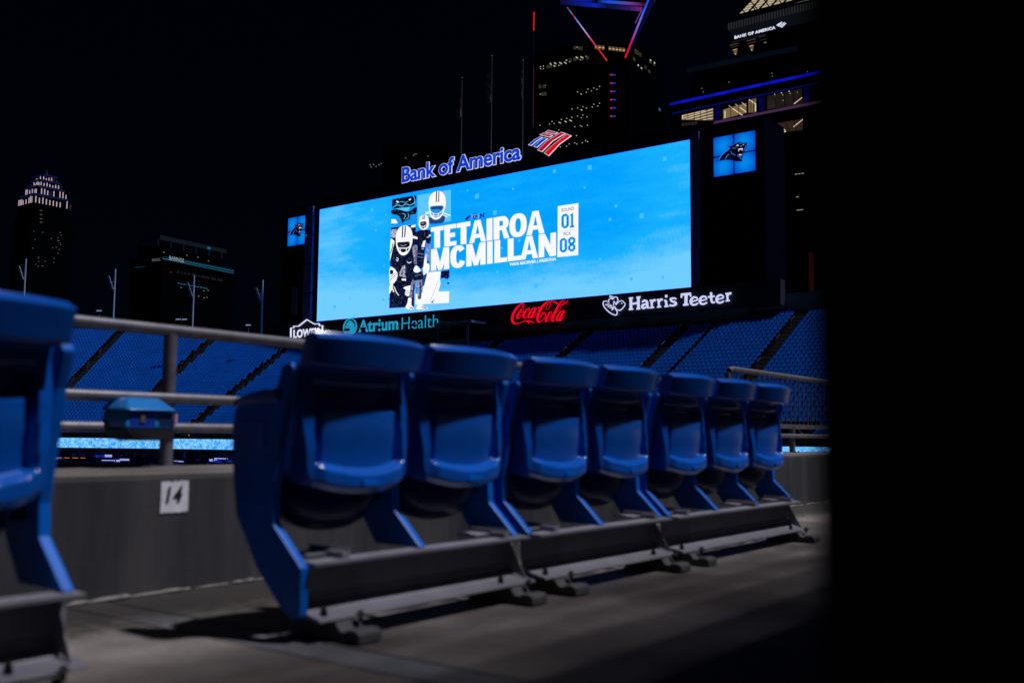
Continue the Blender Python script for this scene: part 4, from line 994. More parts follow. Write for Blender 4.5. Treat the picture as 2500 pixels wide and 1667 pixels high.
# ------------------------------------------------------------------ panther-head light panels on both wings
def logo_panel(cor, label):
    """cor: px corners TL, TR, BR, BL on the board plane"""
    a, b, c, d = [onx(px_, py_, XB - .35) for px_, py_ in cor]
    yl, yr = (a.y + d.y) / 2, (b.y + c.y) / 2; z1, z0 = (a.z + b.z) / 2, (c.z + d.z) / 2
    r = empty('logo_panel', (XB - .35, (yl + yr) / 2, z0)); tag(r, label, 'light panel', 'square light panels with a cat-head emblem')
    ra, rb_, rc, rd = [onx(1720 + x * .0956, 300 + y * .0956, XB - .35) for x, y in ((235, 385), (1290, 205), (1300, 1210), (240, 1388))]
    Yl, Yr = (ra.y + rd.y) / 2, (rb_.y + rc.y) / 2; Z1, Z0_ = (ra.z + rb_.z) / 2, (rc.z + rd.z) / 2
    rm = lambda y, z: (yl + (yr - yl) * (y - Yl) / (Yr - Yl), z0 + (z1 - z0) * (z - Z0_) / (Z1 - Z0_))
    if 'panel_glow' in bpy.data.materials: m = bpy.data.materials['panel_glow']
    else:
        m = bpy.data.materials.new('panel_glow'); m.use_nodes = True; t = m.node_tree; N = t.nodes; L = t.links; bs = N['Principled BSDF']
        bs.inputs['Base Color'].default_value = (.01, .01, .01, 1); bs.inputs['Specular IOR Level'].default_value = 0
        tc = N.new('ShaderNodeTexCoord'); mp = N.new('ShaderNodeMapping'); mp.inputs['Scale'].default_value = (0, .62, .58); L.new(tc.outputs['Object'], mp.inputs[0])
        gr = N.new('ShaderNodeTexGradient'); gr.gradient_type = 'SPHERICAL'; L.new(mp.outputs[0], gr.inputs[0])
        rp = N.new('ShaderNodeValToRGB'); rp.color_ramp.elements[0].color = (*srgb(0, 62, 205), 1); rp.color_ramp.elements[1].color = (*srgb(0, 145, 250), 1); rp.color_ramp.elements[1].position = .8
        L.new(gr.outputs[0], rp.inputs[0]); L.new(rp.outputs[0], bs.inputs['Emission Color']); bs.inputs['Emission Strength'].default_value = .85
    MB().box(XB - .34, XB - .11, yr - .12, yl + .12, z0 - .12, z1 + .12).build('backing', mat('panel_frame_blue', (0.005, 0.02, 0.2), .5) if 'panel_frame_blue' not in bpy.data.materials else bpy.data.materials['panel_frame_blue'], r)
    ym = yl + (yr - yl) * .49; zm = (z0 + z1) / 2; gp = abs(yl - yr) * .018
    for y0, y1 in ((yr, ym - gp), (ym + gp, yl)):
        for q0, q1 in ((z0, zm - gp), (zm + gp, z1)):
            hy, hz = (y1 - y0) / 2, (q1 - q0) / 2
            o = MB().box(-.05, .0, -hy, hy, -hz, hz).build('light_pane', m, None); o.parent = r
            o.location = Vector((XB - .35, (y0 + y1) / 2, (q0 + q1) / 2)) - r.location
    pl = Plate(XB - .46, 1720, 300, .0956, rm)
    # account for the shifted plane by remapping from the reference plane
    pl.X = XB - .35
    eRB = emit('emblem_royal', srgb(5, 40, 150)); eKK = emit('emblem_black', srgb(2, 5, 16)); eHL = emit('emblem_highlight', srgb(60, 120, 225)); eSW = emit('emblem_white', srgb(240, 235, 245))
    body = [(310, 1000), (400, 885), (520, 775), (650, 672), (668, 650), (612, 602), (690, 580), (760, 545), (860, 508), (970, 503), (1105, 515), (1085, 580), (1078, 640), (1030, 722), (992, 790), (992, 870), (958, 912), (972, 990), (850, 992), (740, 968), (600, 945), (480, 955)]
    its = [('p', eKK, body, 3), ('c', eRB, body, 4, 14), ('s', eHL, [(660, 662), (560, 745), (430, 860), (380, 940)], 5, 14), ('s', eHL, [(350, 975), (385, 960), (440, 850)], 5, 14), ('s', eHL, [(552, 930), (580, 870), (645, 800)], 5, 18),
           ('s', eHL, [(692, 735), (715, 795), (795, 832)], 5, 14), ('s', eHL, [(640, 610), (720, 580), (800, 540), (890, 520)], 5, 8), ('s', eHL, [(910, 540), (1000, 520), (1070, 535)], 5, 16), ('s', eHL, [(720, 655), (780, 635), (850, 625)], 5, 6), ('s', eHL, [(730, 685), (790, 665), (850, 650)], 5, 6),
           ('p', eSW, [(822, 595), (850, 568), (892, 578), (888, 596)], 5), ('p', eSW, [(982, 575), (1022, 552), (1018, 572)], 5), ('p', eHL, [(915, 598), (985, 592), (955, 630)], 5),
           ('p', eSW, [(880, 682), (900, 668), (992, 658), (975, 725), (955, 685), (905, 695), (880, 748)], 5), ('p', eSW, [(905, 795), (918, 820), (950, 812), (965, 795), (948, 838), (890, 836)], 5),
           ('s', eHL, [(862, 810), (875, 860), (920, 885), (970, 850), (985, 800)], 5, 13), ('s', eHL, [(1065, 580), (1060, 640), (1010, 720)], 5, 12), ('p', eHL, [(918, 912), (945, 915), (950, 950)], 5), ('s', eRB, [(1080, 605), (1165, 605)], 3, 8), ('s', eRB, [(1080, 625), (1165, 630)], 3, 6)]
    # items live just in front of the panes
    pl.X = XB - .35
    class P2(Plate): pass
    acc = {}
    for it in its:
        key = (it[1].name, it[3]); acc.setdefault(key, (it[1], MB())); mb = acc[key][1]; off = .06 + it[3] * .02
        if it[0] == 'p': pl.poly(mb, it[2], off)
        else: pl.stroke(mb, it[2], it[4], off, closed=(it[0] == 'c'), smooth=(it[0] == 's'))
    for (n_, lay), (m_, mb) in acc.items(): mb.build('emblem', m_, r)
logo_panel([(1742.5, 337), (1843.5, 320), (1844.5, 416), (1743, 433)], 'large square blue light panel with a black cat head emblem, right of the screen')
logo_panel([(704.5, 533.7), (751.3, 525), (749.3, 594.5), (702, 601.5)], 'small square blue light panel with a black cat head emblem, left of the screen')

# ------------------------------------------------------------------ flagpoles on the board, floodlight masts, camera shelter
def flagpole(px_, ytop, label, cols, fy0, fy1, wf):
    X = XB + 3; t = onx(px_, ytop, X); z0 = zt_out
    r = empty('flagpole', (X, t.y, z0)); tag(r, label, 'flagpole', 'flagpoles on top of the video board')
    MB().tube([(X, t.y, z0), (X, t.y, t.z)], [.08, .04], 10).build('pole', bpy.data.materials.get('flagpole_grey') or mat('flagpole_grey', (.07, .10, .14), .6), r, smooth=True)
    MB().tube([(X, t.y, t.z), (X, t.y, t.z + .12), (X, t.y, t.z + .22)], [.05, .11, .03], 8).build('finial', STEEL, r, smooth=True)
    za_, zb__ = onx(px_, fy0, X).z, onx(px_, fy1, X).z
    random.seed(px_); n_ = 30; vs = []; fs = []
    for j in range(n_ + 1):
        v = j / n_; z = za_ + (zb__ - za_) * v
        for i in range(9):
            u = i / 8; wd = wf * (.55 + .45 * math.sin(v * 2.6 + .3))
            vs.append((X + .12 * math.sin(u * 9 + v * 3), t.y + .08 + u * wd * (1 if px_ < 1250 else 1) + .06 * math.sin(v * 9), z - .3 * u * v))
    for j in range(n_):
        for i in range(8): fs.append((j * 9 + i, j * 9 + i + 1, (j + 1) * 9 + i + 1, (j + 1) * 9 + i))
    mb = MB(); mb.add(vs, fs)
    me = bpy.data.meshes.new('flag'); me.from_pydata(vs, [], fs)
    for c_ in cols: me.materials.append(c_)
    for k_, p in enumerate(me.polygons):
        j = k_ // 8; i = k_ % 8
        p.material_index = (int((i + j * .45) // 1.5) % 2 if len(cols) == 2 and cols[0].name.startswith('flag_strip') else (0 if j < n_ * .62 else len(cols) - 1)); p.use_smooth = True
    link('flag', me, r)
fR = mat('flag_red', (0.10, 0.008, 0.015), .8); fW = mat('flag_white', (0.16, 0.12, 0.14), .8); fB = mat('flag_blue', (0.004, 0.02, 0.08), .8)
f1 = mat('flag_strip_navy', (0.02, 0.03, 0.08), .8); f2 = mat('flag_strip_white', (0.18, 0.18, 0.24), .8)
flagpole(1128, 193, 'leftmost flagpole on the board with a limp red and white flag', [fR, fW], 215, 284, .75)
flagpole(1201, 139, 'middle and tallest flagpole with a limp striped flag', [f1, f2], 172, 250, 1.0)
flagpole(1277, 150, 'rightmost flagpole with a dark blue furled flag', [fB, fB], 172, 236, .5)

def mast(px_, ytop, label, depth=None):
    # stands on the rim of the left deck
    best = None
    d_ = ray(px_, 800); 
    for k_ in range(0, 1200):
        s_ = R(10) * RF + k_ * .1
        p, n = bowl(s_, nrows(s_) * ROW + .6); v = p - CAM
        dep = v.dot(fwd); x = 1250 + v.dot(right) / dep * FOC
        if best is None or abs(x - px_) < best[0]: best = (abs(x - px_), p, n, s_)
    p, n, s_ = best[1:]; zb_ = Z0 + nrows(s_) * RISE
    D = math.hypot(p.x, p.y); tp = atd(px_ + 3, ytop, D)
    r = empty('floodlight_mast', (p.x, p.y, zb_)); tag(r, label, 'light mast', 'floodlight masts on the rim of the left deck')
    MB().tube([(p.x, p.y, zb_ - 1), (p.x, p.y, tp.z)], [.19, .13], 10).build('pole', POLE, r, smooth=True)
    t = Vector((-right0.x, -right0.y, 0)); zz = tp.z
    h = zz - zb_
    for k_ in range(3):
        c0 = Vector((p.x, p.y, zz - 1.6 - k_ * .75)) + t * (.85 - k_ * .27) - fwd * .3
        ax = t * .16 + Vector((0, 0, -.02)); az = (Vector((0, 0, .34)) + t * .15)
        MB().obox(c0, ax, fwd.cross(Vector((0, 0, 1))).cross(Vector((0, 0, 1))) * .25, az).build('flood_panel', mat('flood_grey', (0.10, 0.13, 0.22), .5) if 'flood_grey' not in bpy.data.materials else bpy.data.materials['flood_grey'], r)
    MB().bar((p.x, p.y, zz - 2.2), tuple(Vector((p.x, p.y, zz - 2.1)) + t * .8), .1).build('bracket', POLE, r)
    return p, n, s_
for i, (px_, yt, lb) in enumerate(((39, 630, 'leftmost floodlight mast, partly behind the cut-off seat'), (262, 655, 'second floodlight mast from the left, above the first aisle of the deck'), (458, 671, 'third floodlight mast from the left, in front of the building with teal lines'), (630, 683, 'rightmost floodlight mast, left of the gabled white sign'))): mast(px_, yt, lb)
def small_flood(px_, py_, label, two=False):
    p = atd(px_, py_, 150 + (700 - px_) * .02); r = empty('small_floodlight', (p.x, p.y, p.z - 1.7)); tag(r, label, 'floodlight', 'small floodlights on the rim of the left deck')
    MB().tube([(p.x, p.y, p.z - 2.4), (p.x, p.y, p.z)], .05, 8).build('stem', STEEL, r)
    t = Vector((right0.x, right0.y, 0))
    for k_ in ((-1, 1) if two else (0,)):
        c = p + t * (.45 * k_ - .1 + (0.0 if two else .0)) * 1.0
        MB().obox(c + Vector((0, 0, .12)), t * .36, Vector((fwd.x, fwd.y, 0)) * .2 + Vector((0, 0, .12)), Vector((0, 0, .04))).build('lamp_head', mat('lamp_head_grey', (.2, .25, .4), .4) if 'lamp_head_grey' not in bpy.data.materials else bpy.data.materials['lamp_head_grey'], r)
small_flood(243, 761, 'single small floodlight at the foot of the second mast'); small_flood(444, 782, 'double small floodlight at the foot of the third mast', True); small_flood(607, 796, 'small angled floodlight left of the rightmost mast')

# camera shelter
shp = lambda x, y: onx(x, y, 99.0)
r = empty('camera_shelter', shp(1115, 850)); tag(r, 'small roofed camera shelter between the teal sign and the red script sign', 'shelter')
a = shp(1076, 792); b = shp(1168, 786)
MB().box(97.6, 100.6, b.y, a.y, a.z - .25, a.z + .05).build('roof', mat('shelter_grey', (0.10, 0.13, 0.19), .6), r, bevel=.03)
pa, pb = shp(1083, 800), shp(1155, 800)
for yy in (pa.y, pb.y): MB().box(97.8, 98.0, yy - .12, yy + .12, shp(1100, 848).z, a.z - .25).build('post', mat('shelter_post', (0.09, 0.13, 0.22), .6), r)
MB().box(98.1, 98.2, pb.y + .2, pa.y - .2, shp(1100, 832).z, shp(1100, 815).z).build('front_panel', HOUS, r)
MB().box(98.1, 98.2, pb.y + .2, pa.y - .2, shp(1100, 850).z - 1, shp(1100, 832).z - .02).build('lower_panel', WALLC, r)
MB().box(100.2, 100.4, pb.y + .1, pa.y - .1, shp(1100, 832).z, a.z - .27).build('back_panel', GLASSD, r)

# ------------------------------------------------------------------ towers
eWin = emit('window_cool', srgb(195, 195, 175)); eWinD = emit('window_dim', srgb(48, 45, 36)); eWarm = emit('window_warm', srgb(205, 175, 120)); eRoom = emit('room_warm', srgb(95, 78, 58)); eRoomD = emit('room_dim', srgb(38, 32, 28))
eLR = emit('led_red', srgb(235, 18, 30)); eLP = emit('led_purple', srgb(120, 60, 150)); eLB2 = emit('led_strip_blue', srgb(10, 30, 200)); eLW = emit('led_pale', srgb(185, 190, 240))
# tower with V lights
XV = 382.0
tv = empty('v_light_tower', (XV, onx(1450, 800, XV).y, -26)); tag(tv, 'dark glass tower with red and blue V-shaped light tubes near its top', 'skyscraper')
yv1 = onx(1450, 300, XV).y; yv0 = onx(1303, 300, XV).y
a_ = 0.1
while True:
    p = Vector((XV + a_, yv1 - a_, 60)); v = p - CAM
    if 1250 + v.dot(right) / v.dot(fwd) * FOC > 1540 or a_ > 60: break
    a_ += .1
cut = a_
yv2 = yv1 - cut; xe_ = XV + cut
q = xe_
while True:
    v = Vector((q, yv2, 60)) - CAM
    if 1250 + v.dot(right) / v.dot(fwd) * FOC > 1622 or q > 600: break
    q += .5
ztop = 150
prof = [(XV, yv0), (XV, yv1), (xe_, yv2), (q, yv2), (q, yv0)]
def prism_z(prof, z0, z1):
    n = len(prof); mb = MB(); mb.add([(x, y, z0) for x, y in prof] + [(x, y, z1) for x, y in prof], [(i, (i + 1) % n, (i + 1) % n + n, i + n) for i in range(n)] + [tuple(range(n)), tuple(range(n, 2 * n))]); return mb
zr = onx(1450, 95, XV).z
prism_z(prof, -26, zr).build('shaft', GLASSD, tv)
# spandrel ribs
mb = MB()
for k_ in range(int((zr + 20) / 4)):
    z = -10 + k_ * 4; mb.box(XV - .25, XV - .05, yv1 + .2, yv0, z, z + .5)
o = mb.build('spandrels', GLASSD2, tv); o['kind'] = 'stuff'
pH = Plate(XV - .4, 1080, 0, .2551)
def winbits(pl, pts, m, parent, w_=7, h_=7, name='window_light'):
    mb = MB()
    for p in pts:
        if len(p) == 4: pl.stroke(mb, [(p[0], p[1]), (p[2], p[3])], w_, .05)
        else: pl.stroke(mb, [(p[0] - w_ / 2, p[1]), (p[0] + w_ / 2, p[1])], h_, .05)
    o = mb.build(name, m, parent); o['kind'] = 'stuff'; return o
winbits(pH, [(940, 640), (968, 635), (940, 660), (968, 660), (1030, 605, 1045, 625), (1070, 600, 1090, 615), (1065, 630, 1080, 640), (1120, 597, 1145, 615), (1115, 630), (1165, 595, 1190, 612), (1183, 575, 1195, 583), (1218, 595), (1278, 545, 1298, 560), (1322, 575), (1322, 543, 1350, 558), (1372, 540, 1400, 555), (975, 818, 990, 824), (938, 903), (1290, 455),
  (1325, 898, 1332, 906), (1378, 885), (1428, 873), (1480, 858), (1505, 830), (1395, 855), (1450, 845), (1295, 883), (1325, 1050, 1340, 1058), (1380, 1038), (1435, 1027), (1488, 1018), (1240, 1046), (1505, 990), (1450, 1000), (1345, 1022), (1295, 1035), (1330, 1130), (1385, 1120), (1345, 1103), (1295, 1113), (1025, 1190), (1070, 1185), (1115, 1172, 1135, 1180), (1170, 1162, 1190, 1170), (1215, 1150, 1240, 1162), (935, 1202), (1050, 1165), (1140, 1145), (1190, 1135), (1240, 1125), (1268, 1215), (1335, 1212), (1390, 1200), (1322, 1205), (1115, 1247), (1285, 1300), (1268, 1368), (1288, 1380), (1215, 1380), (1130, 1408), (1190, 1402), (1340, 1368), (1372, 1348), (1390, 1358)], eWin, tv, 8, 7)
winbits(pH, [(1010, 640), (1035, 636), (1080, 620), (1130, 612), (1225, 580), (1265, 570), (1290, 560), (1340, 565), (1390, 555), (935, 830), (975, 830), (960, 903), (985, 900), (1270, 460), (1310, 462), (1330, 465)], eWinD, tv, 26, 34, 'lit_room')
# crown window band on the chamfer
def onchamf(px_, py_):
    d = ray(px_, py_); nrm = Vector((1, 1, 0)); base = Vector((XV - .3, yv1 - .3, 0)); t = (base - CAM).dot(nrm) / d.dot(nrm); return CAM + d * t
mb = MB(); mb2 = MB()
for i in range(9):
    x0 = 1452 + i * 8.4; a1, a2_, a3, a4 = onchamf(x0, 110 + i * .9), onchamf(x0 + 6.8, 110.7 + i * .9), onchamf(x0 + 6.8, 120.5 + i * .9), onchamf(x0, 119.8 + i * .9)
    if i in (3,): continue
    (mb).add([a1, a2_, a3, a4], [(0, 1, 2, 3)])
mb.build('crown_window', eRoom, tv)['kind'] = 'stuff'
for i in range(9):
    if i == 3: continue
    x0 = 1453 + i * 8.4; a1, a2_, a3, a4 = [onchamf(*q_) for q_ in ((x0, 114.5 + i), (x0 + 5, 114.8 + i), (x0 + 5, 117.5 + i), (x0, 117 + i))]
    nn = Vector((-1, -1, 0)) * .2; mb2.add([a1 + nn, a2_ + nn, a3 + nn, a4 + nn], [(0, 1, 2, 3)])
mb2.build('crown_lamp', eWarm, tv)['kind'] = 'stuff'
for i in range(6):
    y_ = 184 + i * 20.2
    for dx, m_ in ((-4, emit('dot_magenta', srgb(190, 40, 90)) if 'dot_magenta' not in bpy.data.materials else bpy.data.materials['dot_magenta']), (3.5, emit('dot_blue', srgb(15, 60, 210)) if 'dot_blue' not in bpy.data.materials else bpy.data.materials['dot_blue'])):
        c = onchamf(1496 + dx, y_) - Vector((.3, .3, 0)); t = Vector((1, -1, 0)).normalized()
        MB().obox(c, t * .55, Vector((.1, .1, 0)), Vector((0, 0, .26))).build('facade_light', m_, tv)
def leg(pts, wd, cols, name='light_tube'):
    # tube between px points on the chamfer plane, split into colour pieces
    A, B = onchamf(*pts[0]) - Vector((4, 4, 0)), onchamf(*pts[1]) - Vector((4, 4, 0)); n_ = len(cols)
    for i, c_ in enumerate(cols):
        p0 = A + (B - A) * (i / n_); p1 = A + (B - A) * ((i + 1) / n_)
        m_ = emit('tube_%d' % len(bpy.data.materials), c_)
        MB().tube([p0, p1], wd[0] + (wd[1] - wd[0]) * i / n_, 8, caps=True).build(name, m_, tv, smooth=True)
cl = [srgb(120, 60, 120), srgb(50, 130, 190), srgb(200, 20, 30)] + [srgb(*c) for c in ((110, 120, 200), (130, 135, 215), (150, 150, 225), (170, 160, 230), (190, 150, 220), (205, 120, 195), (210, 80, 150), (210, 50, 110), (215, 30, 70), (220, 25, 45), (225, 25, 30), (230, 40, 25), (230, 50, 25))]
leg([(1379, 31), (1475, 160)], (.28, .28), cl)
cr_ = [srgb(*c) for c in ((25, 90, 235), (25, 80, 230), (30, 80, 230), (50, 90, 225), (85, 95, 215), (110, 100, 210), (125, 95, 200), (135, 80, 180), (160, 60, 140), (185, 30, 80), (205, 12, 40), (215, 10, 25))]
leg([(1585, -12), (1519, 152)], (.45, .45), cr_)
A, B = onchamf(1598, -8) - Vector((3, 3, 0)), onchamf(1523, 150) - Vector((3, 3, 0))
MB().tube([A, B], [1.1, .4], 8).build('light_fin', emit('fin_glow', srgb(5, 12, 52)), tv, smooth=True)
A, B = onchamf(1566, 27), onchamf(1551, 57); MB().tube([A, B], .22, 6).build('light_tube', eLP, tv)
cb = [srgb(*c) for c in ((10, 12, 60), (12, 20, 90), (12, 30, 140), (12, 35, 160), (8, 16, 60), (25, 18, 70), (50, 25, 90), (95, 40, 120))]
def fine(cols, k=4):
    out = []
    for i in range(len(cols) - 1):
        for j in range(k): out.append(tuple(a + (b - a) * j / k for a, b in zip(cols[i], cols[i + 1])))
    return out + [cols[-1]]
cb = fine(cb); n_ = len(cb)
for i, c_ in enumerate(cb):
    w0 = 200 / n_; x0 = 1368 + i * w0; A, B = onchamf(x0, 6 + i * 17.6 / n_), onchamf(x0 + w0, 6 + (i + 1) * 17.6 / n_)
    MB().bar(A, B, .6, 1.9).build('crown_beam', emit('beam_%d' % i, c_), tv)
cb = [srgb(*c) for c in ((15, 15, 80), (15, 25, 150), (12, 30, 170), (4, 6, 20), (30, 70, 210), (40, 80, 190), (110, 50, 140), (70, 10, 25))]
cb = fine(cb); n_ = len(cb)
for i, c_ in enumerate(cb):
    w0 = 208 / n_; x0 = 1366 + i * w0; A, B = onchamf(x0, -4 + i * 16 / n_), onchamf(x0 + w0, -4 + (i + 1) * 16 / n_)
    MB().bar(A, B, .6, 1.3).build('crown_beam', emit('beamb_%d' % i, c_), tv)
t0, t1 = onx(1304, 30, XV), onx(1303, 75, XV); MB().tube([t0, t1], .28, 8).build('edge_light', eLR, tv)
t0, t1 = onx(1303, 165, XV), onx(1302, 312, XV); MB().tube([t0, t1], .2, 8).build('edge_light', emit('edge_plum', srgb(62, 24, 56)), tv)
t0, t1 = onx(1304, 75, XV), onx(1303, 165, XV); MB().tube([t0, t1], .14, 8).build('edge_light', emit('edge_dim', srgb(14, 10, 26)), tv)
# right face lights
def onyp(px_, py_, Y): return ony(px_, py_, Y)
mb = MB(); mb2 = MB()
for (px_, py_, h_) in ((1552, 126, 12), (1556, 129, 12), (1563, 134, 10), (1588, 150, 12), (1597, 157, 9), (1548, 145, 10), (1576, 165, 8), (1585, 175, 8)):
    c = onyp(px_, py_, yv2 - .2); mb.box(c.x - 1.0, c.x + 1.0, c.y - .1, c.y, c.z - h_ * .09, c.z + h_ * .09)
for (px_, py_) in ((1558, 160), (1566, 167), (1588, 148), (1598, 154)):
    c = onyp(px_, py_, yv2 - .4); mb2.box(c.x - .5, c.x + .5, c.y - .1, c.y, c.z - .35, c.z + .35)
mb.build('lit_room', eWinD, tv)['kind'] = 'stuff'; mb2.build('window_light', eWin, tv)['kind'] = 'stuff'
c = onyp(1610, 268, yv2 - .4); MB().box(c.x - .8, c.x + .8, c.y - .2, c.y, c.z - .7, c.z + .7).build('facade_light', emit('cyan_dot', srgb(30, 90, 130)), tv)

# bank tower, upper right
XT = 300.0
tb = empty('bank_tower', (XT, onx(1800, 500, XT).y, -26)); tag(tb, 'office tower at upper right with lit lattice crown, blue light bands and small white sign', 'skyscraper')
pT = Plate(XT, 1580, 0, .2934)
def tz(x, y): return pT.p(x, y)
yr_ = onx(2400, 500, XT).y
def blk(x, ytop, ybot_z, setb, name='storey_block', m=GLASSD):
    y_, z_ = tz(x, ytop)
    MB().box(XT + setb, XT + 60, yr_, y_, ybot_z, z_).build(name, m, tb)
    return z_
z1 = tz(190, 868)[1]
MB().box(XT, XT + 60, yr_, tz(190, 868)[0], -26, z1).build('podium', GLASSD, tb)
z2 = tz(330, 570)[1]; MB().box(XT + 4, XT + 60, yr_, tz(320, 570)[0], z1, z2).build('middle_block', GLASSD, tb)
z3 = tz(680, 200)[1]; MB().box(XT + 8, XT + 60, yr_, tz(650, 262)[0], z2, z3).build('upper_block', GLASSD2, tb)
def qd(pts, m, name, off=.2, th=.15, smooth=False):
    mb = MB(); pT.poly(mb, pts, off, th); return mb.build(name, m, tb)
# cornice with ribs
ya, za_ = tz(680, 262); yb2, zc_ = tz(1340, 95)
ztopc = tz(680, 200)[1]; zbotc = za_
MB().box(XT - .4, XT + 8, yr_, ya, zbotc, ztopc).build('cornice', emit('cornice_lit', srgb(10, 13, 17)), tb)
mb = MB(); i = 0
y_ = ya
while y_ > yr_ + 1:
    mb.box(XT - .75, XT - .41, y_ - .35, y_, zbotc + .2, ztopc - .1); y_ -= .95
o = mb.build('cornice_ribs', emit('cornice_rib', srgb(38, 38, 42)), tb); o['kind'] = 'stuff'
# lit crown: trapezoid with lattice
crp = [(745, 138), (880, -5), (1010, -140), (1500, -260), (1500, -40)]
def crownm():
    m = bpy.data.materials.new('crown_louvre'); m.use_nodes = True; t = m.node_tree; N = t.nodes; L = t.links; bs = N['Principled BSDF']; bs.inputs['Base Color'].default_value = (.02, .02, .02, 1)
    tc = N.new('ShaderNodeTexCoord'); wv = N.new('ShaderNodeTexWave'); wv.bands_direction = 'Z'; wv.inputs['Scale'].default_value = .42; L.new(tc.outputs['Object'], wv.inputs[0])
    rp = N.new('ShaderNodeValToRGB'); rp.color_ramp.elements[0].color = (*srgb(120, 104, 84), 1); rp.color_ramp.elements[1].color = (*srgb(200, 186, 160), 1); L.new(wv.outputs[0], rp.inputs[0]); L.new(rp.outputs[0], bs.inputs['Emission Color']); bs.inputs['Emission Strength'].default_value = 1; m.cycles.emission_sampling = 'NONE'
    return m
qd(crp, crownm(), 'crown_screen', 0, .5)
for (p0, p1) in (((745, 138), (1010, -140)), ((795, 85), (828, 125)), ((835, 120), (960, -20)), ((862, 10), (930, 95)), ((920, 100), (1040, -30)), ((965, -15), (1025, 70)), ((1020, 75), (1140, -55)), ((1075, -30), (1130, 45)), ((1120, 50), (1240, -80)), ((1175, -60), (1230, 25)), ((1225, 25), (1350, -100)), ((880, 60), (905, 92))):
    mb = MB(); pT.stroke(mb, [p0, p1], 9, .6, .4, smooth=False); mb.build('lattice_bar', GLASSD2, tb)
mb = MB(); pT.stroke(mb, [(700, 152), (1400, -22)], 22, .7, .5, smooth=False); mb.build('crown_sill', GLASSD2, tb)
letters('BANK OF AMERICA', pT, 728, 326, 303, 1068, .0, .3, eWs, tb, .012, 1.08)
for q_ in ([(1080, 216), (1098, 200)], [(1090, 222), (1118, 196)], [(1098, 204), (1124, 186)], [(1104, 226), (1145, 190)], [(1118, 231), (1156, 196)]):
    mb = MB(); pT.stroke(mb, q_, 6, .2, .2); mb.build('emblem_stripe', eWs, tb)
# ledge lamps below the sign
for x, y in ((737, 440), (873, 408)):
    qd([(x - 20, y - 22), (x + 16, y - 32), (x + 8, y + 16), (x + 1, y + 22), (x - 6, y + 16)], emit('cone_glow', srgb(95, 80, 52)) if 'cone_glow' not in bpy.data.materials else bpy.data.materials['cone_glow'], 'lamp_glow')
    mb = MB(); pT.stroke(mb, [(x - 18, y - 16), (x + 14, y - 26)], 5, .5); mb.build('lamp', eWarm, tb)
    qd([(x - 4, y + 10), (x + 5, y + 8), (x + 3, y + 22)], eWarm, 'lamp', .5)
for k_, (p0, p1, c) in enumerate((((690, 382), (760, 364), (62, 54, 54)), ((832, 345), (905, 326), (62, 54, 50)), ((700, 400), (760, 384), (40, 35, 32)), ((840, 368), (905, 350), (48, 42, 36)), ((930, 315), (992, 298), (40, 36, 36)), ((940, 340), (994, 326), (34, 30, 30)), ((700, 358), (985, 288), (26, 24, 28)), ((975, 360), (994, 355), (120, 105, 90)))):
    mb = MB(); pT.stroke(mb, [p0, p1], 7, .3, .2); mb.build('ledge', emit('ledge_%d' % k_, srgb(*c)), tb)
mb = MB(); pT.stroke(mb, [(330, 590), (1250, 402)], 42, .1, .1); mb.build('spandrel_band', emit('band_teal', srgb(2, 10, 20)), tb)
# blue bands
n_ = 16
for i in range(n_):
    u0, u1 = i / n_, (i + 1) / n_; k_ = .62 + .38 * math.sin(i * 1.15) ** 2
    y0, y1 = tz(190 + 1500 * u0, 0)[0], tz(190 + 1500 * u1, 0)[0]
    za_, zb__ = tz(190, 884)[1], tz(190, 866)[1]
    MB().box(XT - .9, XT - .3, y1, y0, za_, zb__).build('blue_band', emit('band_blue_%d' % i, tuple(c * k_ for c in srgb(8, 22, 200))), tb)
z_lo, z_hi = tz(210, 952)[1], tz(210, 946)[1]
MB().box(XT - .6, XT - .2, yr_, tz(212, 948)[0], z_lo, z_hi).build('blue_line', emit('blue_line', srgb(6, 14, 95)), tb)
zp0, zp1 = tz(560, 1034)[1], tz(560, 1016)[1]
MB().box(XT - .6, XT - .2, yr_, tz(560, 1020)[0], zp0, zp1).build('purple_line', emit('purple_line', srgb(66, 40, 74)), tb)
def window(q4, room, nm, lines=(), m_line=eWarm, lw=5):
    """q4: TL,TR,BR,BL traced"""
    o = qd(q4, room, 'window', .08, .05)
    (x0, y0), (x1, y1), (x2, y2), (x3, y3) = q4
    for i in range(nm + 1):
        u = i / nm; mb = MB(); pT.stroke(mb, [(x0 + (x1 - x0) * u, y0 + (y1 - y0) * u), (x3 + (x2 - x3) * u, y3 + (y2 - y3) * u)], 4, .22, .1); m_ = mb.build('mullion', GLASSD2, o) if False else mb.build('mullion', GLASSD2, tb)
    mb = MB()
    for l in lines: pT.stroke(mb, [(l[0], l[1]), (l[2], l[3])], l[4] if len(l) > 4 else lw, .15)
    if lines: mb.build('ceiling_light', m_line, tb)['kind'] = 'stuff'
eLine = emit('tube_warm_white', srgb(235, 215, 175))
window([(288, 960), (553, 900), (553, 1003), (288, 1000)], emit('room_a', srgb(105, 92, 70)), 5, [(292, 990, 553, 910), (292, 968, 480, 922), (330, 995, 553, 935), (400, 998, 553, 960), (470, 1000, 553, 985), (296, 962, 296, 990, 7)], eLine, 5)
window([(632, 915), (830, 858), (830, 940), (632, 992)], emit('room_b', srgb(120, 100, 70)), 3, [(650, 925, 650, 985, 8), (712, 905, 795, 962, 7), (772, 895, 828, 935, 7), (680, 880, 705, 900, 3), (735, 868, 765, 890, 3), (790, 856, 830, 888, 4)], eLine)
window([(842, 836), (912, 818), (912, 936), (842, 940)], emit('room_c', srgb(110, 92, 68)), 3, [(850, 832, 905, 868, 8), (904, 870, 904, 930, 8)], eLine)
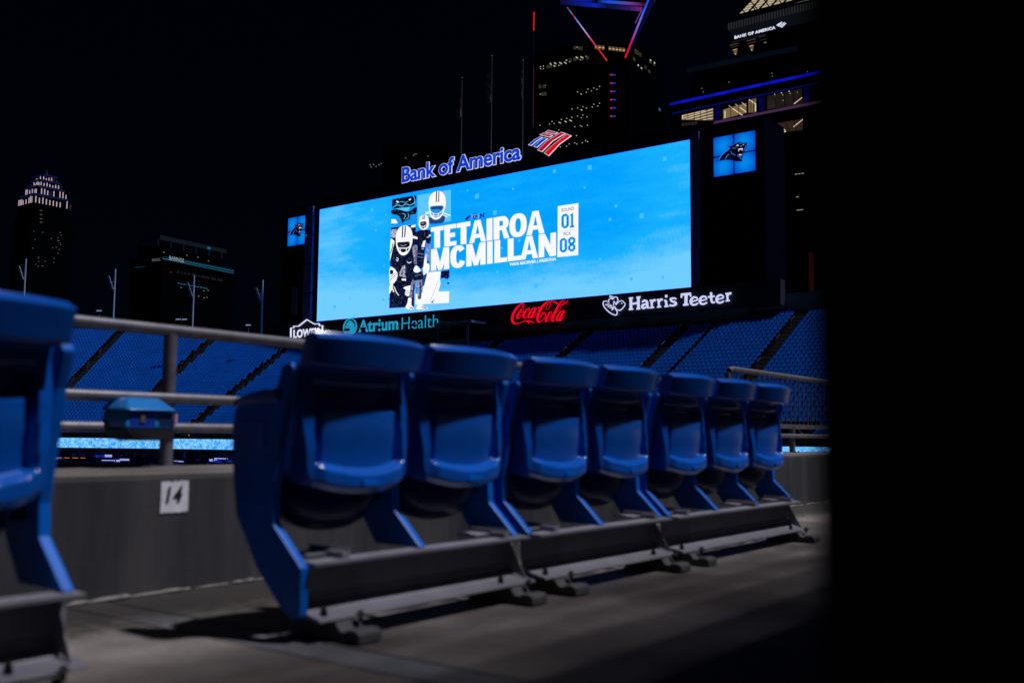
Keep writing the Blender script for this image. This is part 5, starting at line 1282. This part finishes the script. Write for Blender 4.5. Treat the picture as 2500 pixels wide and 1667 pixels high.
window([(998, 802), (1290, 738), (1296, 868), (998, 914)], emit('room_d', srgb(30, 25, 22)), 4, [(1222, 868, 1294, 812, 6), (1060, 788, 1066, 788), (1115, 776, 1122, 775), (1180, 764, 1188, 763), (1068, 804, 1071, 804), (1128, 794, 1132, 793), (1190, 782, 1194, 781), (1132, 838, 1135, 838), (1250, 770, 1253, 770)], eLine, 7)
qd([(1010, 830), (1070, 850), (1070, 900), (1002, 910)], eRoomD, 'room_wall', .1)
window([(1000, 1042), (1300, 990), (1300, 1082), (1075, 1108)], emit('room_e', srgb(50, 34, 28)), 4, [(1220, 1058, 1298, 995, 6), (1090, 1080, 1140, 1076, 6), (1140, 1076, 1155, 1098, 6), (1155, 1098, 1115, 1106, 6), (1115, 1106, 1090, 1080, 6)], eLine)
window([(288, 1025), (420, 1012), (420, 1035), (288, 1056)], eRoomD, 5, [(292, 1050, 350, 1042, 4), (370, 1036, 415, 1030, 4)], eWinD)
for x0, x1, y0, y1 in ((562, 612, 895, 1002), (930, 975, 815, 930), (1305, 1350, 735, 860)):
    qd([(x0, y0), (x1, y0 - 12), (x1, y1 - 12), (x0, y1)], emit('pilaster_blue_%d' % x0, srgb(2, 4, 58)), 'pilaster', .25, .2)
winbits(pT, [(455, 737), (468, 768), (682, 687), (1043, 635), (1040, 612), (1335, 598), (1230, 1452, 1250, 1449), (1258, 1448, 1275, 1446), (1282, 1447, 1305, 1443), (1240, 1640, 1262, 1638), (1245, 1750, 1300, 1745)], emit('window_spark', srgb(140, 130, 115)), tb, 7, 6)
mb = MB(); rrq = onx(1982, 640, XT); rr2 = onx(1982, 706, XT); MB().box(XT - .5, XT - .2, rrq.y - .7, rrq.y + .7, rr2.z - 6, rrq.z + 3).build('red_light_strip', emit('red_strip', srgb(40, 8, 12)), tb)

# crown tower, far left
D1 = 1000.0
cc = atd(110, 505, D1); tw = empty('crown_tower', (cc.x, cc.y, -26)); tag(tw, 'tall dark tower with tiered crown of pale vertical lights at the far left', 'skyscraper')
ppx = D1 / 2441.0          # metres per photo pixel at that distance
rotd = math.atan2(cc.y, cc.x)
gx = Vector((math.cos(rotd - R(62)), math.sin(rotd - R(62)), 0)); gy = Vector((-gx.y, gx.x, 0))
# gx points to the right and slightly away, gy points away to the left
def tier(hr, hl, z0, z1, name, m=GLASSD2):
    n_ = Vector((math.cos(rotd), math.sin(rotd), 0)); 
    c0 = Vector((cc.x, cc.y, 0))
    MB().obox(c0 + Vector((0, 0, (z0 + z1) / 2)), gx * hr, gy * hl, Vector((0, 0, (z1 - z0) / 2))).build(name, m, tw)
    return c0
def zat(py_): return atd(110, py_, D1).z
crown = [(18, 14, 508, 490, 11, 1.0), (14.5, 11.5, 483, 468, 10, .9), (11, 9, 465, 451, 8, .8), (7.5, 6.5, 449, 436, 6, .6)]
tier(20, 16, -26, zat(545), 'shaft'); tier(18.5, 14.5, zat(545), zat(508), 'upper_shaft')
pyl = emit('crown_pale', srgb(185, 165, 180)); pbl = emit('crown_blue', srgb(6, 12, 52)); pgr = emit('crown_green', srgb(0, 120, 80)); pdm = emit('crown_dim', srgb(40, 38, 56))
mbs = {pyl.name: (pyl, MB()), pbl.name: (pbl, MB()), pgr.name: (pgr, MB()), pdm.name: (pdm, MB())}
random.seed(14)
for (hr, hl, ya_, yb__, nf, br_) in crown:
    z0, z1 = zat(ya_), zat(yb__); c0 = tier(hr - 1, hl - 1, z0, z1 + 2, 'crown_tier')
    for side in (0, 1):
        for i in range(nf):
            u = -1 + 2 * (i + .5) / nf
            pos = (gx * (u * hr) - gy * hl) if side == 0 else (-gx * hr + gy * (u * hl))
            # faces toward the viewer: -gy side and -gx side
            m_ = pyl if random.random() < .85 * br_ + .1 else pdm
            if ya_ == 466 and side == 1 and i > nf - 3: m_ = pgr
            hh = (z1 - z0) * random.uniform(.6, 1.0)
            if random.random() < .12: continue
            mbs[m_.name][1].obox(c0 + pos + Vector((0, 0, z0 + hh / 2)), gx * .38 if side == 0 else gx * .2, gy * .2 if side == 0 else gy * .38, Vector((0, 0, hh / 2)))
        pos = (-gy * (hl * .97)) if side == 0 else (-gx * hr * .97)
        mbs[pbl.name][1].obox(c0 + pos + Vector((0, 0, z1 + 1.2)), gx * (hr * .85) if side == 0 else gx * .1, gy * .1 if side == 0 else gy * hl * .85, Vector((0, 0, 1.0)))
for n2, (m_, mb) in mbs.items():
    if mb.v: mb.build('crown_fins', m_, tw)['kind'] = 'stuff'
MB().tube([(cc.x, cc.y, zat(436)), (cc.x, cc.y, zat(426)), (cc.x, cc.y, zat(414))], [2.4, 1.2, .2], 8).build('spire', pbl, tw)
random.seed(2); mb = MB(); mbr = MB()
for k_ in range(26):
    px_, py_ = random.choice([random.uniform(78, 150), random.uniform(120, 150)]), random.uniform(560, 650)
    c = atd(px_, py_, D1 - 30); mb.obox(c, right0 * .35, fwd * .1, Vector((0, 0, .35)))
for py_ in (514, 524, 534, 543): c = atd(100, py_, D1 - 30); mb.obox(c, right0 * 1.0, fwd * .1, Vector((0, 0, .3)))
mb.build('window_lights', emit('far_window', srgb(95, 85, 70)), tw)['kind'] = 'stuff'
for px_, py_ in ((58, 498), (174, 504), (99, 488)): c = atd(px_, py_, D1 - 30); mbr.obox(c, right0 * .3, fwd * .1, Vector((0, 0, .3)))
mbr.build('beacon', emit('beacon_red', srgb(150, 10, 20)), tw)['kind'] = 'stuff'

# building with teal lines
D2 = 620.0
pb_ = atd(396, 640, D2); bb = empty('teal_line_building', (pb_.x, pb_.y, -26)); tag(bb, 'dark office block with teal light lines and two small white BARINGS signs', 'building')
gr_ = R(36.9 - 26); gR = Vector((math.cos(gr_), math.sin(gr_), 0)); gL = Vector((-math.sin(gr_), math.cos(gr_), 0))
def onface(px_, py_, dirv, off=0):
    nrm = Vector((-dirv.y, dirv.x, 0)); d = ray(px_, py_)
    if nrm.dot(fwd) > 0: nrm = -nrm
    base = Vector((pb_.x, pb_.y, 0)) + nrm * off; t = (base - CAM).dot(nrm) / d.dot(nrm); return CAM + d * t
eR_ = onface(572, 660, gR); eL_ = onface(318, 655, gL)
lenR = (Vector((eR_.x, eR_.y, 0)) - Vector((pb_.x, pb_.y, 0))).length; lenL = (Vector((eL_.x, eL_.y, 0)) - Vector((pb_.x, pb_.y, 0))).length
ztb = onface(398, 628, gR).z
c = Vector((pb_.x, pb_.y, 0)) + gR * lenR / 2 + gL * lenL / 2
MB().obox(c + Vector((0, 0, (ztb - 26) / 2)), gR * lenR / 2, gL * lenL / 2, Vector((0, 0, (ztb + 26) / 2))).build('block', GLASSD2, bb)
c2 = Vector((pb_.x, pb_.y, 0)) + gR * lenR * .47 + gL * lenL / 2
ztt = onface(392, 580, gR).z
MB().obox(c2 + Vector((0, 0, (ztb + ztt) / 2 - 1.5)), gR * lenR * .42, gL * lenL * .4, Vector((0, 0, (ztt - ztb) / 2 - 1.5))).build('penthouse', GLASSD2, bb)
TE = emit('teal_line', srgb(20, 110, 140)); TED = emit('teal_line_dim', srgb(6, 50, 72)); TEV = emit('teal_faint', srgb(2, 15, 25))
for (p0, p1, m_, w_) in (((396, 631), (570, 667), TE, .45), ((450, 638), (570, 662), TE, .35), ((398, 626.5), (440, 634), TED, .35), ((430, 632), (570, 658.5), TED, .3), ((396, 629), (572, 665), TEV, 1.4)):
    MB().bar(onface(*p0, gR, 1.0), onface(*p1, gR, 1.0), .2, w_).build('light_line', m_, bb)
MB().bar(onface(330, 653.5, gL, 1.0), onface(353, 650, gL, 1.0), .2, .4).build('light_line', TED, bb)
for i in range(11):
    x0 = 434 + i * 6.8; y0 = 691.5 + i * 1.22
    MB().bar(onface(x0, y0, gR, 1), onface(x0 + 4, y0 + .7, gR, 1), .2, .4).build('window_light', TE, bb)
MB().bar(onface(390, 579, gR, 1), onface(553, 614, gR, 1), .2, 2.6).build('canopy_band', TEV, bb)
for i in range(6):
    x0 = 386 + i * 31; MB().bar(onface(x0, 583 + i * 6, gR, 1), onface(x0, 600 + i * 6.3, gR, 1), .6).build('canopy_column', TEV, bb)
MB().obox(onface(510, 606, gR, 1.2), gR * 1.3, gL * .1, Vector((0, 0, .8))).build('facade_lamp', emit('teal_lamp', srgb(20, 90, 130)), bb)
def facetext(body, dirv, p0, p1, h, flip=False, m=eWs):
    A = onface(*p0, dirv, 1.4); B = onface(*p1, dirv, 1.4); B.z = A.z
    text_on('sign_text', body, lambda u, v, w_: A + (B - A) * u + Vector((0, 0, h * v)), m, bb, bold=.0)
eWg = emit('sign_soft_white', srgb(150, 165, 175)); eWg2 = emit('sign_dim_white', srgb(95, 105, 110))
facetext('BARINGS', gR, (413, 633.5), (448.5, 640), 2.3, m=eWg)
facetext('BARINGS', gL, (371, 638.5), (391, 634), 1.6, m=eWg2)
random.seed(9); mb = MB()
for (px_, py_) in ((442, 702), (472, 722.5), (498, 710), (508, 709), (498, 727), (485, 723), (505, 726), (400, 616), (456, 623), (483, 628), (509, 637)): mb.obox(onface(px_, py_, gR, 1), gR * .5, gL * .1, Vector((0, 0, .28)))
mb.build('window_lights', emit('far_window2', srgb(105, 95, 75)), bb)['kind'] = 'stuff'
MB().obox(onface(417, 665, gR, 1), gR * .3, gL * .1, Vector((0, 0, .3))).build('beacon', emit('beacon2', srgb(170, 15, 25)), bb)
mb = MB()
for i in range(34):
    if random.random() < .2: continue
    px_ = 433 + i * 3.3; mb.obox(onface(px_, 664 + i * .62, gR, 1), gR * .45, gL * .1, Vector((0, 0, .8)))
mb.build('lit_rooms', emit('room_faint', srgb(17, 14, 13)), bb)['kind'] = 'stuff'

# faint city lights between the towers (far building behind the rooftop letters)
ct = empty('distant_block', atd(1012, 700, 700)); tag(ct, 'distant dark block with a few pinprick window lights behind the rooftop letters', 'building')
c = atd(1015, 500, 720); MB().obox((c.x, c.y, (atd(1015, 362, 720).z - 26) / 2), right0 * 24, Vector((fwd.x, fwd.y, 0)) * 8, Vector((0, 0, (atd(1015, 362, 720).z + 26) / 2))).build('block', GLASSD2, ct)
mb = MB()
for px_, py_ in ((1012, 377), (1016, 376), (1009, 380), (1045, 381), (990, 386), (904, 403), (912, 402), (918, 407), (925, 403), (930, 400), (906, 408)): mb.obox(atd(px_, py_, 690), right0 * .35, fwd * .05, Vector((0, 0, .3)))
mb.build('window_lights', emit('pin_window', srgb(120, 118, 110)), ct)['kind'] = 'stuff'
